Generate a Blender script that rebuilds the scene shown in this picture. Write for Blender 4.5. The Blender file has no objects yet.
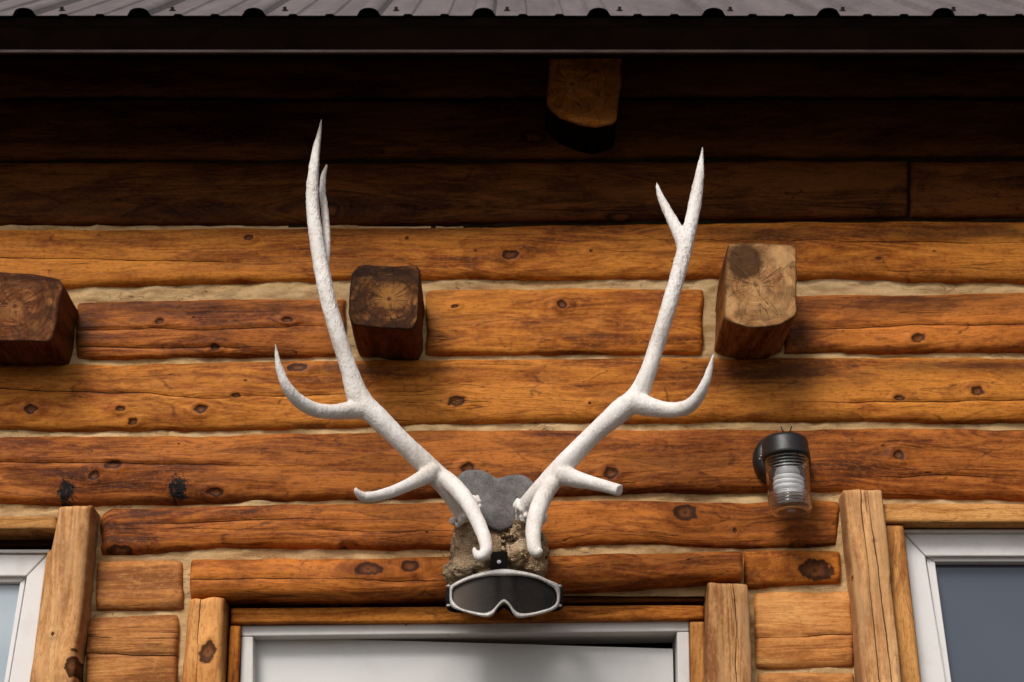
import bpy, bmesh, math, random
import numpy as np
from mathutils import Vector, Matrix, noise as mnoise

random.seed(7)
scene = bpy.context.scene
COL = scene.collection

# ------------------------------------------------------------------ camera
PITCH = math.radians(26.3)
F = 1422.0
CAM = Vector((0.0, -2.56, 1.40))
cam = bpy.data.cameras.new("camera")
cam.sensor_width = 36.0
cam.lens = F / 1024 * 36
cam.clip_end = 2000
co = bpy.data.objects.new("camera", cam)
COL.objects.link(co)
co.location = CAM
co.rotation_euler = (math.radians(90) + PITCH, 0, 0)
scene.camera = co
cam.dof.use_dof = True
cam.dof.focus_distance = 2.62
cam.dof.aperture_fstop = 4.5

def P(u, v, d=0.0):
    """world point on the vertical plane d metres in front of the wall"""
    a = (u - 512.0) / F
    b = -(v - 341.0) / F
    dy = math.cos(PITCH) - b * math.sin(PITCH)
    dz = math.sin(PITCH) + b * math.cos(PITCH)
    t = (-d - CAM.y) / dy
    return Vector((CAM.x + a * t, -d, CAM.z + dz * t))

def PS(u, v, d, r):
    """metres for r pixels at that point"""
    p = P(u, v, d)
    return r * (p - CAM).length / F

# ------------------------------------------------------------------ numpy noise
def _hash(ix, iy, seed):
    h = (ix.astype(np.int64) * 374761393 + iy.astype(np.int64) * 668265263 + int(seed) * 1274126177) & 0x7fffffff
    h = ((h ^ (h >> 13)) * 1274126177) & 0x7fffffff
    h = (h ^ (h >> 16)) & 0xffff
    return h / 65535.0
def vnoise(x, y, seed=0):
    x = np.asarray(x, float); y = np.asarray(y, float)
    ix = np.floor(x); iy = np.floor(y)
    fx = x - ix; fy = y - iy
    fx = fx * fx * (3 - 2 * fx); fy = fy * fy * (3 - 2 * fy)
    a = _hash(ix, iy, seed); b = _hash(ix + 1, iy, seed)
    c = _hash(ix, iy + 1, seed); d = _hash(ix + 1, iy + 1, seed)
    return (a * (1 - fx) + b * fx) * (1 - fy) + (c * (1 - fx) + d * fx) * fy * 1.0
def fbm(x, y, seed=0, o=3):
    s = 0; a = 1; t = 0
    for k in range(o):
        s = s + a * (vnoise(x * 2**k, y * 2**k, seed + 17 * k) - 0.5); t += a; a *= 0.5
    return s / t * 2

# ------------------------------------------------------------------ node helper
class NT:
    def __init__(s, name):
        s.m = bpy.data.materials.new(name); s.m.use_nodes = True
        s.t = s.m.node_tree; s.t.nodes.clear()
        s.out = s.t.nodes.new('ShaderNodeOutputMaterial')
        s.b = s.t.nodes.new('ShaderNodeBsdfPrincipled')
        s.t.links.new(s.b.outputs[0], s.out.inputs[0])
    def link(s, a, b): s.t.links.new(a, b)
    def put(s, sock, v):
        if hasattr(v, 'is_linked') or isinstance(v, bpy.types.NodeSocket): s.link(v, sock)
        else:
            if sock.type == 'RGBA' and len(v) == 3: v = (*v, 1)
            sock.default_value = v
    def attr(s, name):
        n = s.t.nodes.new('ShaderNodeAttribute'); n.attribute_name = name; return n
    def math(s, op, a, b=0.0, c=0.0, clamp=False):
        n = s.t.nodes.new('ShaderNodeMath'); n.operation = op; n.use_clamp = clamp
        s.put(n.inputs[0], a); s.put(n.inputs[1], b)
        if op in ('MULTIPLY_ADD', 'SMOOTH_MIN'): s.put(n.inputs[2], c)
        return n.outputs[0]
    def rng(s, v, a, b, c=0.0, d=1.0, smooth=False):
        n = s.t.nodes.new('ShaderNodeMapRange'); n.clamp = True
        if smooth: n.interpolation_type = 'SMOOTHSTEP'
        s.put(n.inputs[0], v)
        for i, x in enumerate((a, b, c, d)): n.inputs[i + 1].default_value = x
        return n.outputs[0]
    def scale(s, vec, sc, off=(0, 0, 0)):
        n = s.t.nodes.new('ShaderNodeMapping'); s.link(vec, n.inputs[0])
        n.inputs['Scale'].default_value = sc; n.inputs['Location'].default_value = off
        return n.outputs[0]
    def noise(s, vec, sc=1.0, det=4, rough=0.55, dist=0.0, out=0):
        n = s.t.nodes.new('ShaderNodeTexNoise'); s.link(vec, n.inputs['Vector'])
        n.inputs['Scale'].default_value = sc; n.inputs['Detail'].default_value = det
        n.inputs['Roughness'].default_value = rough; n.inputs['Distortion'].default_value = dist
        return n.outputs[out]
    def vor(s, vec, sc=1.0, feat='F1'):
        n = s.t.nodes.new('ShaderNodeTexVoronoi'); s.link(vec, n.inputs['Vector']); n.feature = feat
        n.inputs['Scale'].default_value = sc
        return n
    def ramp(s, v, stops):
        n = s.t.nodes.new('ShaderNodeValToRGB'); s.link(v, n.inputs[0])
        e = n.color_ramp.elements
        while len(e) < len(stops): e.new(0.5)
        for i, (p, c) in enumerate(stops):
            e[i].position = p; e[i].color = (*c, 1)
        return n.outputs[0]
    def mix(s, f, a, b, mode='MIX'):
        n = s.t.nodes.new('ShaderNodeMix'); n.data_type = 'RGBA'; n.blend_type = mode
        s.put(n.inputs[0], f); s.put(n.inputs[6], a); s.put(n.inputs[7], b)
        return n.outputs[2]
    def sep(s, v):
        n = s.t.nodes.new('ShaderNodeSeparateXYZ'); s.link(v, n.inputs[0]); return n.outputs
    def comb(s, x, y, z):
        n = s.t.nodes.new('ShaderNodeCombineXYZ')
        for i, q in enumerate((x, y, z)): s.put(n.inputs[i], q)
        return n.outputs[0]
    def bump(s, h, strength=0.5, dist=0.002):
        n = s.t.nodes.new('ShaderNodeBump'); n.inputs['Strength'].default_value = strength
        n.inputs['Distance'].default_value = dist; s.link(h, n.inputs['Height'])
        s.link(n.outputs[0], s.b.inputs['Normal']); return n
    def objc(s):
        return s.t.nodes.new('ShaderNodeTexCoord').outputs['Object']
    def rand(s):
        return s.t.nodes.new('ShaderNodeObjectInfo').outputs['Random']

# ------------------------------------------------------------------ materials
def wood(name, dark, mid, light, rough=0.6, spec=0.25, blotch=1.0, grain=1.0, weather=None):
    n = NT(name)
    g = n.attr('grain').outputs['Vector']
    mk = n.attr('marks').outputs['Vector']
    mx, my, mz = n.sep(mk)
    c1 = n.attr('crack_a').outputs['Fac']; c2 = n.attr('crack_b').outputs['Fac']
    big = n.noise(n.scale(g, (2.2, 9, 1)), 1, 3, 0.6, 0.6)
    patch = n.noise(n.scale(g, (7, 26, 1), (3, 1, 5)), 1, 4, 0.6, 1.2)
    streak = n.noise(n.scale(g, (3.0, 60, 1), (1, 2, 3)), 1, 5, 0.6, 0.3)
    fine = n.noise(n.scale(g, (14, 330, 1), (5, 2, 3)), 1, 5, 0.65)
    # flat-sawn contour figure
    cont = n.noise(n.scale(g, (1.3, 11, 1), (9, 4, 2)), 1, 2, 0.5, 0.8)
    cs = n.math('SINE', n.math('MULTIPLY', cont, 95.0))
    cs = n.rng(cs, -1, 1, 0, 1)
    v = n.math('MULTIPLY_ADD', big, 0.62, n.math('MULTIPLY', streak, 0.17 * grain))
    v = n.math('MULTIPLY_ADD', patch, 0.30 * blotch, v)
    v = n.math('MULTIPLY_ADD', cs, 0.07, v)
    v = n.math('MULTIPLY_ADD', fine, 0.14 * grain, v)
    lo = 0.30 + 0.2
    col = n.ramp(n.rng(v, lo + 0.02, lo + 0.22), [(0.0, dark), (0.45, mid), (1.0, light)])
    # drawknife facets
    wv = n.noise(n.scale(g, (9, 30, 1)), 1, 3, 0.6, 0, 1)
    gw = n.mix(0.35, n.scale(g, (5.5, 26, 1)), wv, 'ADD')
    fv = n.vor(gw, 1)
    fr = n.sep(fv.outputs['Color'])[0]
    col = n.mix(n.rng(fr, 0.62, 0.95, 0, 0.40 * blotch), col, light)
    col = n.mix(n.rng(fr, 0.30, 0.0, 0, 0.40 * blotch), col, dark)
    fe = n.vor(gw, 1, 'DISTANCE_TO_EDGE')
    hm = n.noise(n.scale(g, (12, 24, 1), (5, 5, 1)), 1, 3, 0.6)
    hair = n.math('MULTIPLY', n.rng(fe.outputs['Distance'], 0.006, 0.022, 1, 0), n.rng(hm, 0.50, 0.60))
    col = n.mix(n.math('MULTIPLY', hair, 0.6 * blotch), col, tuple(c * 0.35 for c in dark))
    mott = n.noise(n.scale(g, (90, 170, 1), (6, 3, 3)), 1, 5, 0.75)
    col = n.mix(n.rng(mott, 0.50, 0.66, 0, 0.42), col, light)
    col = n.mix(n.rng(mott, 0.48, 0.34, 0, 0.50), col, dark)
    fleck = n.noise(n.scale(g, (60, 520, 1), (3, 3, 3)), 1, 4, 0.7)
    col = n.mix(n.rng(fleck, 0.52, 0.70, 0, 0.55 * grain), col, dark)
    # rubbed, paler flakes
    fl = n.noise(n.scale(g, (16, 48, 1), (2, 8, 1)), 1, 5, 0.65, 0.8)
    col = n.mix(n.rng(fl, 0.60, 0.66, 0, 0.35 * blotch), col, light)
    # red-brown smears of old stain
    sm = n.noise(n.scale(g, (5, 30, 1), (7, 3, 8)), 1, 5, 0.6, 1.5)
    col = n.mix(n.rng(sm, 0.53, 0.69, 0, 0.6 * blotch), col, tuple(x * y for x, y in zip(dark, (1.1, 0.8, 0.7))))
    if weather:
        wn = n.noise(n.scale(g, (6, 22, 1), (1, 8, 6)), 1, 5, 0.7)
        col = n.mix(n.rng(wn, 0.46, 0.62, 0, 0.7), col, weather)
    # dirt marks and painted shadows (vertex mark z)
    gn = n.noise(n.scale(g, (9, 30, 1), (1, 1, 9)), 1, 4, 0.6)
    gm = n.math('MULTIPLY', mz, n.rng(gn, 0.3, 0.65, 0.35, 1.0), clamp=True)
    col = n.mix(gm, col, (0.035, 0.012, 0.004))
    # natural checks
    ck = n.noise(n.scale(g, (1.1, 26, 1), (4, 4, 4)), 1, 3, 0.55, 0.25)
    ck = n.math('ABSOLUTE', n.math('SUBTRACT', ck, 0.5))
    cmask = n.noise(n.scale(g, (3.5, 9, 1), (8, 8, 1)), 1, 2)
    cm = n.math('MULTIPLY', n.rng(ck, 0.0015, 0.005, 0.6, 0), n.rng(cmask, 0.55, 0.60))
    def crackm(c):
        a = n.math('ABSOLUTE', c)
        return n.rng(a, 0.0004, 0.0013, 1, 0)
    cm = n.math('MAXIMUM', cm, n.math('MAXIMUM', crackm(c1), crackm(c2)))
    col = n.mix(n.math('MULTIPLY', cm, 0.85), col, (0.02, 0.007, 0.003))
    # pin holes
    vo = n.vor(n.scale(g, (22, 34, 1), (3, 7, 0)), 1)
    rn = n.sep(vo.outputs['Color'])[0]
    pin = n.math('MULTIPLY', n.rng(vo.outputs['Distance'], 0.05, 0.09, 1, 0), n.math('GREATER_THAN', rn, 0.90))
    col = n.mix(n.math('MULTIPLY', pin, 0.85), col, (0.03, 0.010, 0.004))
    # knots
    kw = n.noise(n.scale(g, (120, 160, 1)), 1, 3, 0.6)
    kd = n.math('ADD', mx, n.math('MULTIPLY', n.math('SUBTRACT', kw, 0.5), 0.75))
    kc = n.ramp(n.rng(kd, 0, 2.0), [(0.0, (0.04, 0.012, 0.005)), (0.14, (0.16, 0.05, 0.014)), (0.30, (0.06, 0.017, 0.006)),
                                   (0.44, (0.012, 0.004, 0.002)), (0.50, (0.06, 0.018, 0.006)), (0.58, mid), (1.0, mid)])
    col = n.mix(n.rng(kd, 1.0, 1.5, 0.92, 0), col, kc)
    # char / bark (mark y)
    sn = n.noise(n.scale(g, (170, 110, 1)), 1, 6, 0.75, 0.6)
    st = n.rng(n.math('ADD', my, n.math('MULTIPLY', n.math('SUBTRACT', sn, 0.5), 4.0)), 0.50, 0.62)
    st = n.math('MULTIPLY', st, n.rng(my, 0.0, 0.15))
    col = n.mix(st, col, (0.006, 0.004, 0.004))
    hsv = n.t.nodes.new('ShaderNodeHueSaturation'); n.link(col, hsv.inputs['Color'])
    n.link(n.rng(n.rand(), 0, 1, 0.86, 1.16), hsv.inputs['Value'])
    n.link(hsv.outputs[0], n.b.inputs['Base Color'])
    n.b.inputs['Roughness'].default_value = rough
    n.link(n.rng(streak, 0.3, 0.7, rough - 0.08, rough + 0.12), n.b.inputs['Roughness'])
    n.b.inputs['Specular IOR Level'].default_value = spec
    h = n.math('MULTIPLY_ADD', fine, 0.35, n.math('MULTIPLY', streak, 0.6))
    h = n.math('MULTIPLY_ADD', patch, 0.5, h)
    h = n.math('SUBTRACT', h, n.math('MULTIPLY', cm, 1.5))
    h = n.math('SUBTRACT', h, n.math('MULTIPLY', pin, 1.0))
    n.bump(h, 0.7, 0.0035)
    return n.m

M = {}
M['log'] = wood('log_wood', (0.125, 0.031, 0.004), (0.37, 0.101, 0.010), (0.66, 0.232, 0.033), spec=0.12)
M['log_red'] = wood('log_wood_red', (0.075, 0.017, 0.003), (0.25, 0.060, 0.007), (0.51, 0.158, 0.025), spec=0.12)
M['log_dark'] = wood('log_wood_shade', (0.020, 0.005, 0.0015), (0.062, 0.0165, 0.003), (0.15, 0.045, 0.008), spec=0.06)  # log wood darkened with eave shade; also serves the dark boards
M['log_eave_shade'] = wood('log_wood_eave_shade', (0.030, 0.009, 0.003), (0.072, 0.021, 0.005), (0.14, 0.046, 0.010), spec=0.04)  # top rows: the eave's shade is put into the wood colour
M['log_pale'] = wood('log_wood_pale', (0.24, 0.080, 0.020), (0.46, 0.175, 0.044), (0.64, 0.30, 0.095), blotch=0.6, spec=0.12)
M['post'] = wood('post_wood', (0.28, 0.110, 0.038), (0.60, 0.295, 0.112), (0.80, 0.46, 0.21), rough=0.75, spec=0.08, blotch=0.5,
                 weather=(0.50, 0.28, 0.13))
M['trim'] = wood('trim_wood', (0.19, 0.065, 0.016), (0.42, 0.165, 0.040), (0.62, 0.30, 0.095), rough=0.75, spec=0.08, blotch=1.0, grain=1.4)
M['beam_dark'] = wood('beam_wood_dark', (0.035, 0.010, 0.004), (0.085, 0.024, 0.007), (0.17, 0.055, 0.016), rough=0.8, spec=0.06)
M['beam_shade'] = wood('beam_wood_shade', (0.004, 0.0015, 0.001), (0.008, 0.003, 0.0015), (0.014, 0.006, 0.002), rough=0.95, spec=0.0)  # top beam's sides, blackened in colour to stand for shade
M['beam_tan'] = wood('beam_wood_tan', (0.06, 0.018, 0.006), (0.15, 0.050, 0.013), (0.34, 0.14, 0.04), rough=0.8, spec=0.06)

def endgrain(name, dark, mid, light, patchc, pa=0.5, hatch=0.3, pith=(0, 0)):
    n = NT(name)
    o = n.attr('ring').outputs['Vector']      # x,z metres about the pith, third = edge distance
    x, y, e = n.sep(o)
    wv = n.noise(n.comb(x, y, 0.0), 22, 3, 0.5)
    r = n.math('SQRT', n.math('ADD', n.math('POWER', x, 2.0), n.math('POWER', y, 2.0)))
    rr = n.math('ADD', r, n.math('MULTIPLY', wv, 0.022))
    ring = n.rng(n.math('SINE', n.math('MULTIPLY', rr, 1900.0)), -1, 1)
    ring2 = n.rng(n.math('SINE', n.math('MULTIPLY', rr, 640.0)), -1, 1)
    nb = n.noise(o, 28, 4, 0.6, 0.8)
    v = n.math('MULTIPLY_ADD', ring, 0.10, n.math('MULTIPLY', ring2, 0.07))
    v = n.math('MULTIPLY_ADD', nb, 0.9, v)
    col = n.ramp(n.rng(v, 0.28, 0.78), [(0, dark), (0.5, mid), (1, light)])
    # pale rubbed or dirty patch
    pb = n.noise(o, 17, 3, 0.55, 0.5)
    col = n.mix(n.rng(pb, 0.47, 0.56, 0, pa), col, patchc)
    tn = n.attr('tone').outputs['Fac']
    tn2 = n.math('ADD', tn, n.math('MULTIPLY', n.math('SUBTRACT', n.noise(o, 75, 5, 0.7), 0.5), 0.9))
    col = n.mix(n.rng(tn2, 0.15, 0.7, 0, 0.8), col, light)
    col = n.mix(n.rng(tn2, -0.15, -0.6, 0, 0.88), col, tuple(c * 0.55 for c in dark))
    # pith
    col = n.mix(n.rng(r, 0.003, 0.006, 0.8, 0), col, dark)
    col = n.mix(n.rng(n.math('ABSOLUTE', n.math('SUBTRACT', rr, 0.02)), 0.001, 0.004, 0.18, 0), col, light)
    # radial checks
    ang = n.math('ARCTAN2', y, x)
    an = n.noise(n.comb(n.math('MULTIPLY', ang, 4.2), n.math('MULTIPLY', r, 9.0), 3.3), 1, 2, 0.5)
    ac = n.math('ABSOLUTE', n.math('SUBTRACT', an, 0.5))
    wdt = n.math('MULTIPLY', n.math('DIVIDE', 0.0009, n.math('ADD', r, 0.004)), 1.0)
    am = n.math('LESS_THAN', ac, n.math('MULTIPLY', wdt, 0.95))
    rm = n.noise(n.comb(n.math('MULTIPLY', ang, 2.0), 1.0, 8.0), 1, 1)
    am = n.math('MULTIPLY', am, n.math('MULTIPLY', n.rng(r, 0.010, 0.016), n.math('GREATER_THAN', rm, 0.47)))
    col = n.mix(n.math('MULTIPLY', am, 0.55), col, (0.012, 0.006, 0.003))
    # saw hatch
    sx = n.noise(n.scale(o, (260, 40, 1)), 1, 3, 0.6)
    col = n.mix(n.rng(sx, 0.55, 0.68, 0, hatch), col, dark)
    # dirty rim
    col = n.mix(n.rng(n.math('ADD', e, n.math('MULTIPLY', nb, 0.006)), 0.003, 0.010, 0.65, 0), col, tuple(c * 0.6 for c in dark))
    n.link(col, n.b.inputs['Base Color'])
    n.b.inputs['Roughness'].default_value = 0.8; n.b.inputs['Specular IOR Level'].default_value = 0.12
    h = n.math('SUBTRACT', n.math('MULTIPLY_ADD', ring, 0.3, n.math('MULTIPLY', sx, 0.6)), n.math('MULTIPLY', am, 1.6))
    n.bump(h, 0.6, 0.003)
    return n.m
M['end_red'] = endgrain('end_grain_red', (0.05, 0.014, 0.005), (0.16, 0.048, 0.013), (0.40, 0.16, 0.05), (0.055, 0.02, 0.008), 0.6)
M['end_dark'] = endgrain('end_grain_dark', (0.030, 0.010, 0.004), (0.09, 0.031, 0.009), (0.36, 0.155, 0.04), (0.035, 0.013, 0.006), 0.85)
M['end_tan'] = endgrain('end_grain_tan', (0.11, 0.046, 0.016), (0.35, 0.165, 0.060), (0.56, 0.315, 0.13), (0.13, 0.065, 0.028), 0.55)
M['end_orange'] = endgrain('end_grain_orange', (0.24, 0.072, 0.013), (0.66, 0.22, 0.038), (0.80, 0.35, 0.085), (0.24, 0.085, 0.02), 0.5)

def chink():
    n = NT('chinking_mortar'); o = n.objc()
    a = n.noise(n.scale(o, (5, 5, 22)), 1, 5, 0.65); b = n.noise(o, 260, 4, 0.7)
    v = n.math('MULTIPLY_ADD', b, 0.35, n.math('MULTIPLY', a, 0.75))
    col = n.ramp(n.rng(v, 0.36, 0.74), [(0, (0.30, 0.155, 0.060)), (0.35, (0.50, 0.315, 0.145)), (1, (0.68, 0.485, 0.27))])
    d = n.noise(n.scale(o, (12, 12, 50), (4, 4, 4)), 1, 5, 0.7)
    col = n.mix(n.rng(d, 0.48, 0.66, 0, 0.6), col, (0.22, 0.10, 0.036))
    ck = n.math('ABSOLUTE', n.math('SUBTRACT', n.noise(n.scale(o, (9, 9, 30)), 1, 3, 0.6), 0.5))
    cm = n.math('MULTIPLY', n.rng(ck, 0.002, 0.006, 1, 0), n.rng(n.noise(o, 5, 2), 0.5, 0.54))
    col = n.mix(n.math('MULTIPLY', cm, 0.45), col, (0.08, 0.04, 0.018))
    n.link(col, n.b.inputs['Base Color']); n.b.inputs['Roughness'].default_value = 0.95
    n.b.inputs['Specular IOR Level'].default_value = 0.1
    n.bump(n.math('SUBTRACT', v, cm), 0.7, 0.003); return n.m
M['chink'] = chink()

def simple(name, col, rough=0.5, metal=0.0, spec=0.5, var=0.0, sc=30.0, bump=0.0, col2=None, scv=(1, 1, 1)):
    n = NT(name)
    n.b.inputs['Roughness'].default_value = rough; n.b.inputs['Metallic'].default_value = metal
    n.b.inputs['Specular IOR Level'].default_value = spec
    o = n.scale(n.objc(), scv)
    ns = n.noise(o, sc, 5, 0.6)
    c2 = col2 or tuple(c * (1 - var) for c in col)
    n.link(n.mix(n.rng(ns, 0.35, 0.65), col, c2), n.b.inputs['Base Color'])
    n.link(n.rng(ns, 0.3, 0.7, max(0, rough - 0.07), min(1, rough + 0.07)), n.b.inputs['Roughness'])
    if bump: n.bump(n.noise(o, sc * 4, 4, 0.65), bump, 0.002)
    return n.m
M['chink_shade'] = simple('eave_shade_chinking', (0.022, 0.012, 0.006), 0.95, spec=0.05, var=0.5, sc=20, bump=0.4)  # mortar colour darkened as painted shade under the eave
M['soffit'] = simple('soffit_board', (0.02, 0.009, 0.004), 0.8, spec=0.1, var=0.5, sc=8, bump=0.3, scv=(1, 1, 6))
M['fascia'] = simple('fascia_paint', (0.0045, 0.0022, 0.0015), 0.9, spec=0.0, var=0.4, sc=12)
M['drip'] = simple('drip_edge', (0.045, 0.028, 0.023), 0.6, spec=0.1, var=0.35, sc=20, scv=(1, 4, 4))
M['core'] = simple('wall_core', (0.02, 0.010, 0.006), 0.9, spec=0.05, var=0.3)
M['black'] = simple('black_metal', (0.013, 0.012, 0.012), 0.42, spec=0.4, var=0.4, sc=60, bump=0.15)
M['matt_black'] = simple('matt_black', (0.009, 0.007, 0.006), 0.9, spec=0.05, var=0.3)
M['screw'] = simple('screw_steel', (0.09, 0.075, 0.065), 0.45, metal=0.6, var=0.6, sc=300)
M['screw_bright'] = simple('bright_screw_steel', (0.5, 0.5, 0.5), 0.35, metal=0.8, var=0.3, sc=300)
M['strap'] = simple('strap_webbing', (0.010, 0.010, 0.011), 0.8, spec=0.2, var=0.4, sc=400, bump=0.3)
M['foam'] = simple('goggle_foam', (0.018, 0.015, 0.013), 0.95, spec=0.1, var=0.4, sc=300, bump=0.5)
M['bulb'] = simple('bulb_white', (0.80, 0.82, 0.85), 0.3, var=0.05)
M['ground'] = simple('ground_gravel', (0.10, 0.085, 0.07), 0.95, spec=0.1, var=0.5, sc=6, bump=0.6)

def roofm():
    n = NT('roof_metal'); o = n.objc()
    a = n.noise(n.scale(o, (14, 2, 2)), 1, 5, 0.6); b = n.noise(o, 40, 4, 0.6)
    col = n.ramp(n.rng(n.math('ADD', a, n.math('MULTIPLY', b, 0.4)), 0.5, 0.95),
                 [(0, (0.085, 0.067, 0.067)), (1, (0.155, 0.128, 0.128))])
    n.link(col, n.b.inputs['Base Color']); n.b.inputs['Roughness'].default_value = 0.6
    n.b.inputs['Specular IOR Level'].default_value = 0.15
    return n.m
M['roof'] = roofm()

def vinyl(name, c, dirt):
    n = NT(name); o = n.objc()
    a = n.noise(n.scale(o, (14, 14, 14)), 1, 6, 0.65); s = n.noise(n.scale(o, (90, 90, 6)), 1, 5, 0.7)
    col = n.mix(n.rng(a, 0.5, 0.72, 0, 0.45), c, dirt)
    col = n.mix(n.rng(s, 0.62, 0.72, 0, 0.35), col, dirt)
    v = n.vor(o, 26); rn = n.sep(v.outputs['Color'])[0]
    chip = n.math('MULTIPLY', n.rng(n.math('ADD', v.outputs['Distance'], n.math('MULTIPLY', s, 0.1)), 0.12, 0.16, 1, 0), n.math('GREATER_THAN', rn, 0.9))
    col = n.mix(n.math('MULTIPLY', chip, 0.7), col, (0.17, 0.12, 0.08))
    n.link(col, n.b.inputs['Base Color']); n.b.inputs['Roughness'].default_value = 0.42
    n.b.inputs['Specular IOR Level'].default_value = 0.35
    n.bump(a, 0.15, 0.002); return n.m
M['vinyl'] = vinyl('white_window_vinyl', (0.74, 0.71, 0.69), (0.52, 0.47, 0.43))
M['doorframe'] = vinyl('white_door_frame', (0.68, 0.65, 0.62), (0.46, 0.41, 0.36))
M['slab'] = vinyl('white_door_slab', (0.66, 0.645, 0.63), (0.55, 0.53, 0.50))

def glass_pane(name, col, col2, rough=0.03, streak=False):
    n = NT(name); o = n.objc()
    a = n.noise(n.scale(o, (3, 3, 3)), 1, 2, 0.5)
    c = n.mix(n.rng(a, 0.3, 0.7), col, col2)  # sky reflection on the panes is put into this base colour
    n.link(c, n.b.inputs['Base Color']); n.b.inputs['Roughness'].default_value = rough
    n.b.inputs['Specular IOR Level'].default_value = 0.6
    n.bump(n.noise(o, 5, 2), 0.05, 0.004); return n.m
M['pane_right'] = glass_pane('window_glass_blue_grey', (0.062, 0.075, 0.105), (0.078, 0.092, 0.122))
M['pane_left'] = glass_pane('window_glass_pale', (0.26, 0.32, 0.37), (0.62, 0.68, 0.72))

def antler():
    n = NT('antler_bone'); o = n.objc()
    a = n.noise(o, 12, 5, 0.6); f = n.noise(o, 230, 4, 0.7)
    col = n.ramp(n.rng(n.math('MULTIPLY_ADD', f, 0.4, n.math('MULTIPLY', a, 0.6)), 0.32, 0.66),
                 [(0, (0.50, 0.43, 0.37)), (0.4, (0.68, 0.625, 0.58)), (1, (0.79, 0.75, 0.72))])
    v = n.vor(n.scale(o, (1, 1, 0.45)), 260)
    d = n.noise(o, 9, 3, 0.5)
    hz = n.rng(n.sep(o)[2], 2.35, 2.75, 0.25, 1.0)
    pe = n.math('MULTIPLY', n.rng(v.outputs['Distance'], 0.0, 0.5, 1, 0), n.math('MULTIPLY', n.rng(d, 0.35, 0.5), n.math('MULTIPLY', hz, 2.2)))
    gr = n.noise(n.scale(o, (1, 1, 0.25)), 160, 4, 0.7)
    col = n.mix(n.rng(gr, 0.42, 0.30, 0, 0.45), col, (0.36, 0.27, 0.20))
    wm = n.noise(n.scale(o, (1, 1, .5)), 24, 5, 0.7)
    col = n.mix(n.rng(wm, 0.55, 0.72, 0, 0.35), col, (0.50, 0.42, 0.35))
    n.link(col, n.b.inputs['Base Color']); n.b.inputs['Roughness'].default_value = 0.62
    n.b.inputs['Specular IOR Level'].default_value = 0.25
    n.b.inputs['Subsurface Weight'].default_value = 0.0
    n.bump(n.math('MULTIPLY_ADD', pe, 0.7, n.math('MULTIPLY', gr, 1.0)), 0.5, 0.0022); return n.m
M['antler'] = antler()

def skullm():
    n = NT('skull_bone'); o = n.objc()
    a = n.noise(o, 26, 6, 0.65, 0.8); b = n.noise(o, 240, 5, 0.75)
    v = n.math('MULTIPLY_ADD', b, 0.55, n.math('MULTIPLY', a, 0.7))
    col = n.ramp(n.rng(v, 0.42, 0.82), [(0, (0.12, 0.065, 0.032)), (0.25, (0.36, 0.225, 0.12)), (0.6, (0.58, 0.42, 0.26)), (1, (0.74, 0.62, 0.46))])
    vo = n.vor(o, 330)
    col = n.mix(n.rng(vo.outputs['Distance'], 0.25, 0.5, 0, 0.4), col, (0.10, 0.06, 0.03))
    n.link(col, n.b.inputs['Base Color']); n.b.inputs['Roughness'].default_value = 0.9
    n.b.inputs['Specular IOR Level'].default_value = 0.1
    n.bump(n.math('MULTIPLY_ADD', vo.outputs['Distance'], -0.6, v), 1.0, 0.004); return n.m
M['skull'] = skullm()
def slatem():
    n = NT('grey_slate'); o = n.objc()
    a = n.noise(o, 30, 6, 0.7); b = n.noise(o, 300, 4, 0.75)
    v = n.math('MULTIPLY_ADD', b, 0.5, n.math('MULTIPLY', a, 0.6))
    col = n.ramp(n.rng(v, 0.36, 0.74), [(0, (0.060, 0.054, 0.052)), (0.5, (0.145, 0.134, 0.130)), (1, (0.24, 0.222, 0.216))])
    n.link(col, n.b.inputs['Base Color']); n.b.inputs['Roughness'].default_value = 0.95
    n.b.inputs['Specular IOR Level'].default_value = 0.1
    n.bump(v, 0.6, 0.003); return n.m
M['slate'] = slatem()
def gogm():
    n = NT('goggle_frame_plastic'); o = n.objc()
    a = n.noise(o, 90, 5, 0.7); b = n.noise(o, 420, 4, 0.7)
    col = n.mix(n.rng(a, 0.45, 0.62, 0, 0.6), (0.58, 0.55, 0.52), (0.36, 0.33, 0.30))
    col = n.mix(n.rng(b, 0.57, 0.63, 0, 0.8), col, (0.07, 0.06, 0.05))
    n.link(col, n.b.inputs['Base Color']); n.b.inputs['Roughness'].default_value = 0.45
    n.bump(a, 0.25, 0.002); return n.m
M['goggle'] = gogm()
def lensm():
    n = NT('goggle_lens'); o = n.objc()
    a = n.noise(o, 25, 3, 0.5); d = n.noise(o, 350, 4, 0.7)
    col = n.mix(n.rng(a, 0.4, 0.6), (0.008, 0.005, 0.004), (0.016, 0.010, 0.007))
    n.link(n.mix(n.rng(d, 0.52, 0.75, 0, 0.15), col, (0.11, 0.085, 0.065)), n.b.inputs['Base Color'])
    n.link(n.rng(d, 0.4, 0.7, 0.24, 0.30), n.b.inputs['Roughness'])
    n.b.inputs['Specular IOR Level'].default_value = 0.2
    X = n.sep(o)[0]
    f = n.math('MULTIPLY', n.rng(X, P(453, 594, .14).x, P(492, 594, .17).x, 0.75, 0, True), n.rng(a, 0.2, 0.7, 1.0, 0.55))  # paler left end: a reflected highlight painted into the lens colour
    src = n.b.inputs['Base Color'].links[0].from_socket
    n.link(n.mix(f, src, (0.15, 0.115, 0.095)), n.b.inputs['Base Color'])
    return n.m
M['lens'] = lensm()
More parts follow.
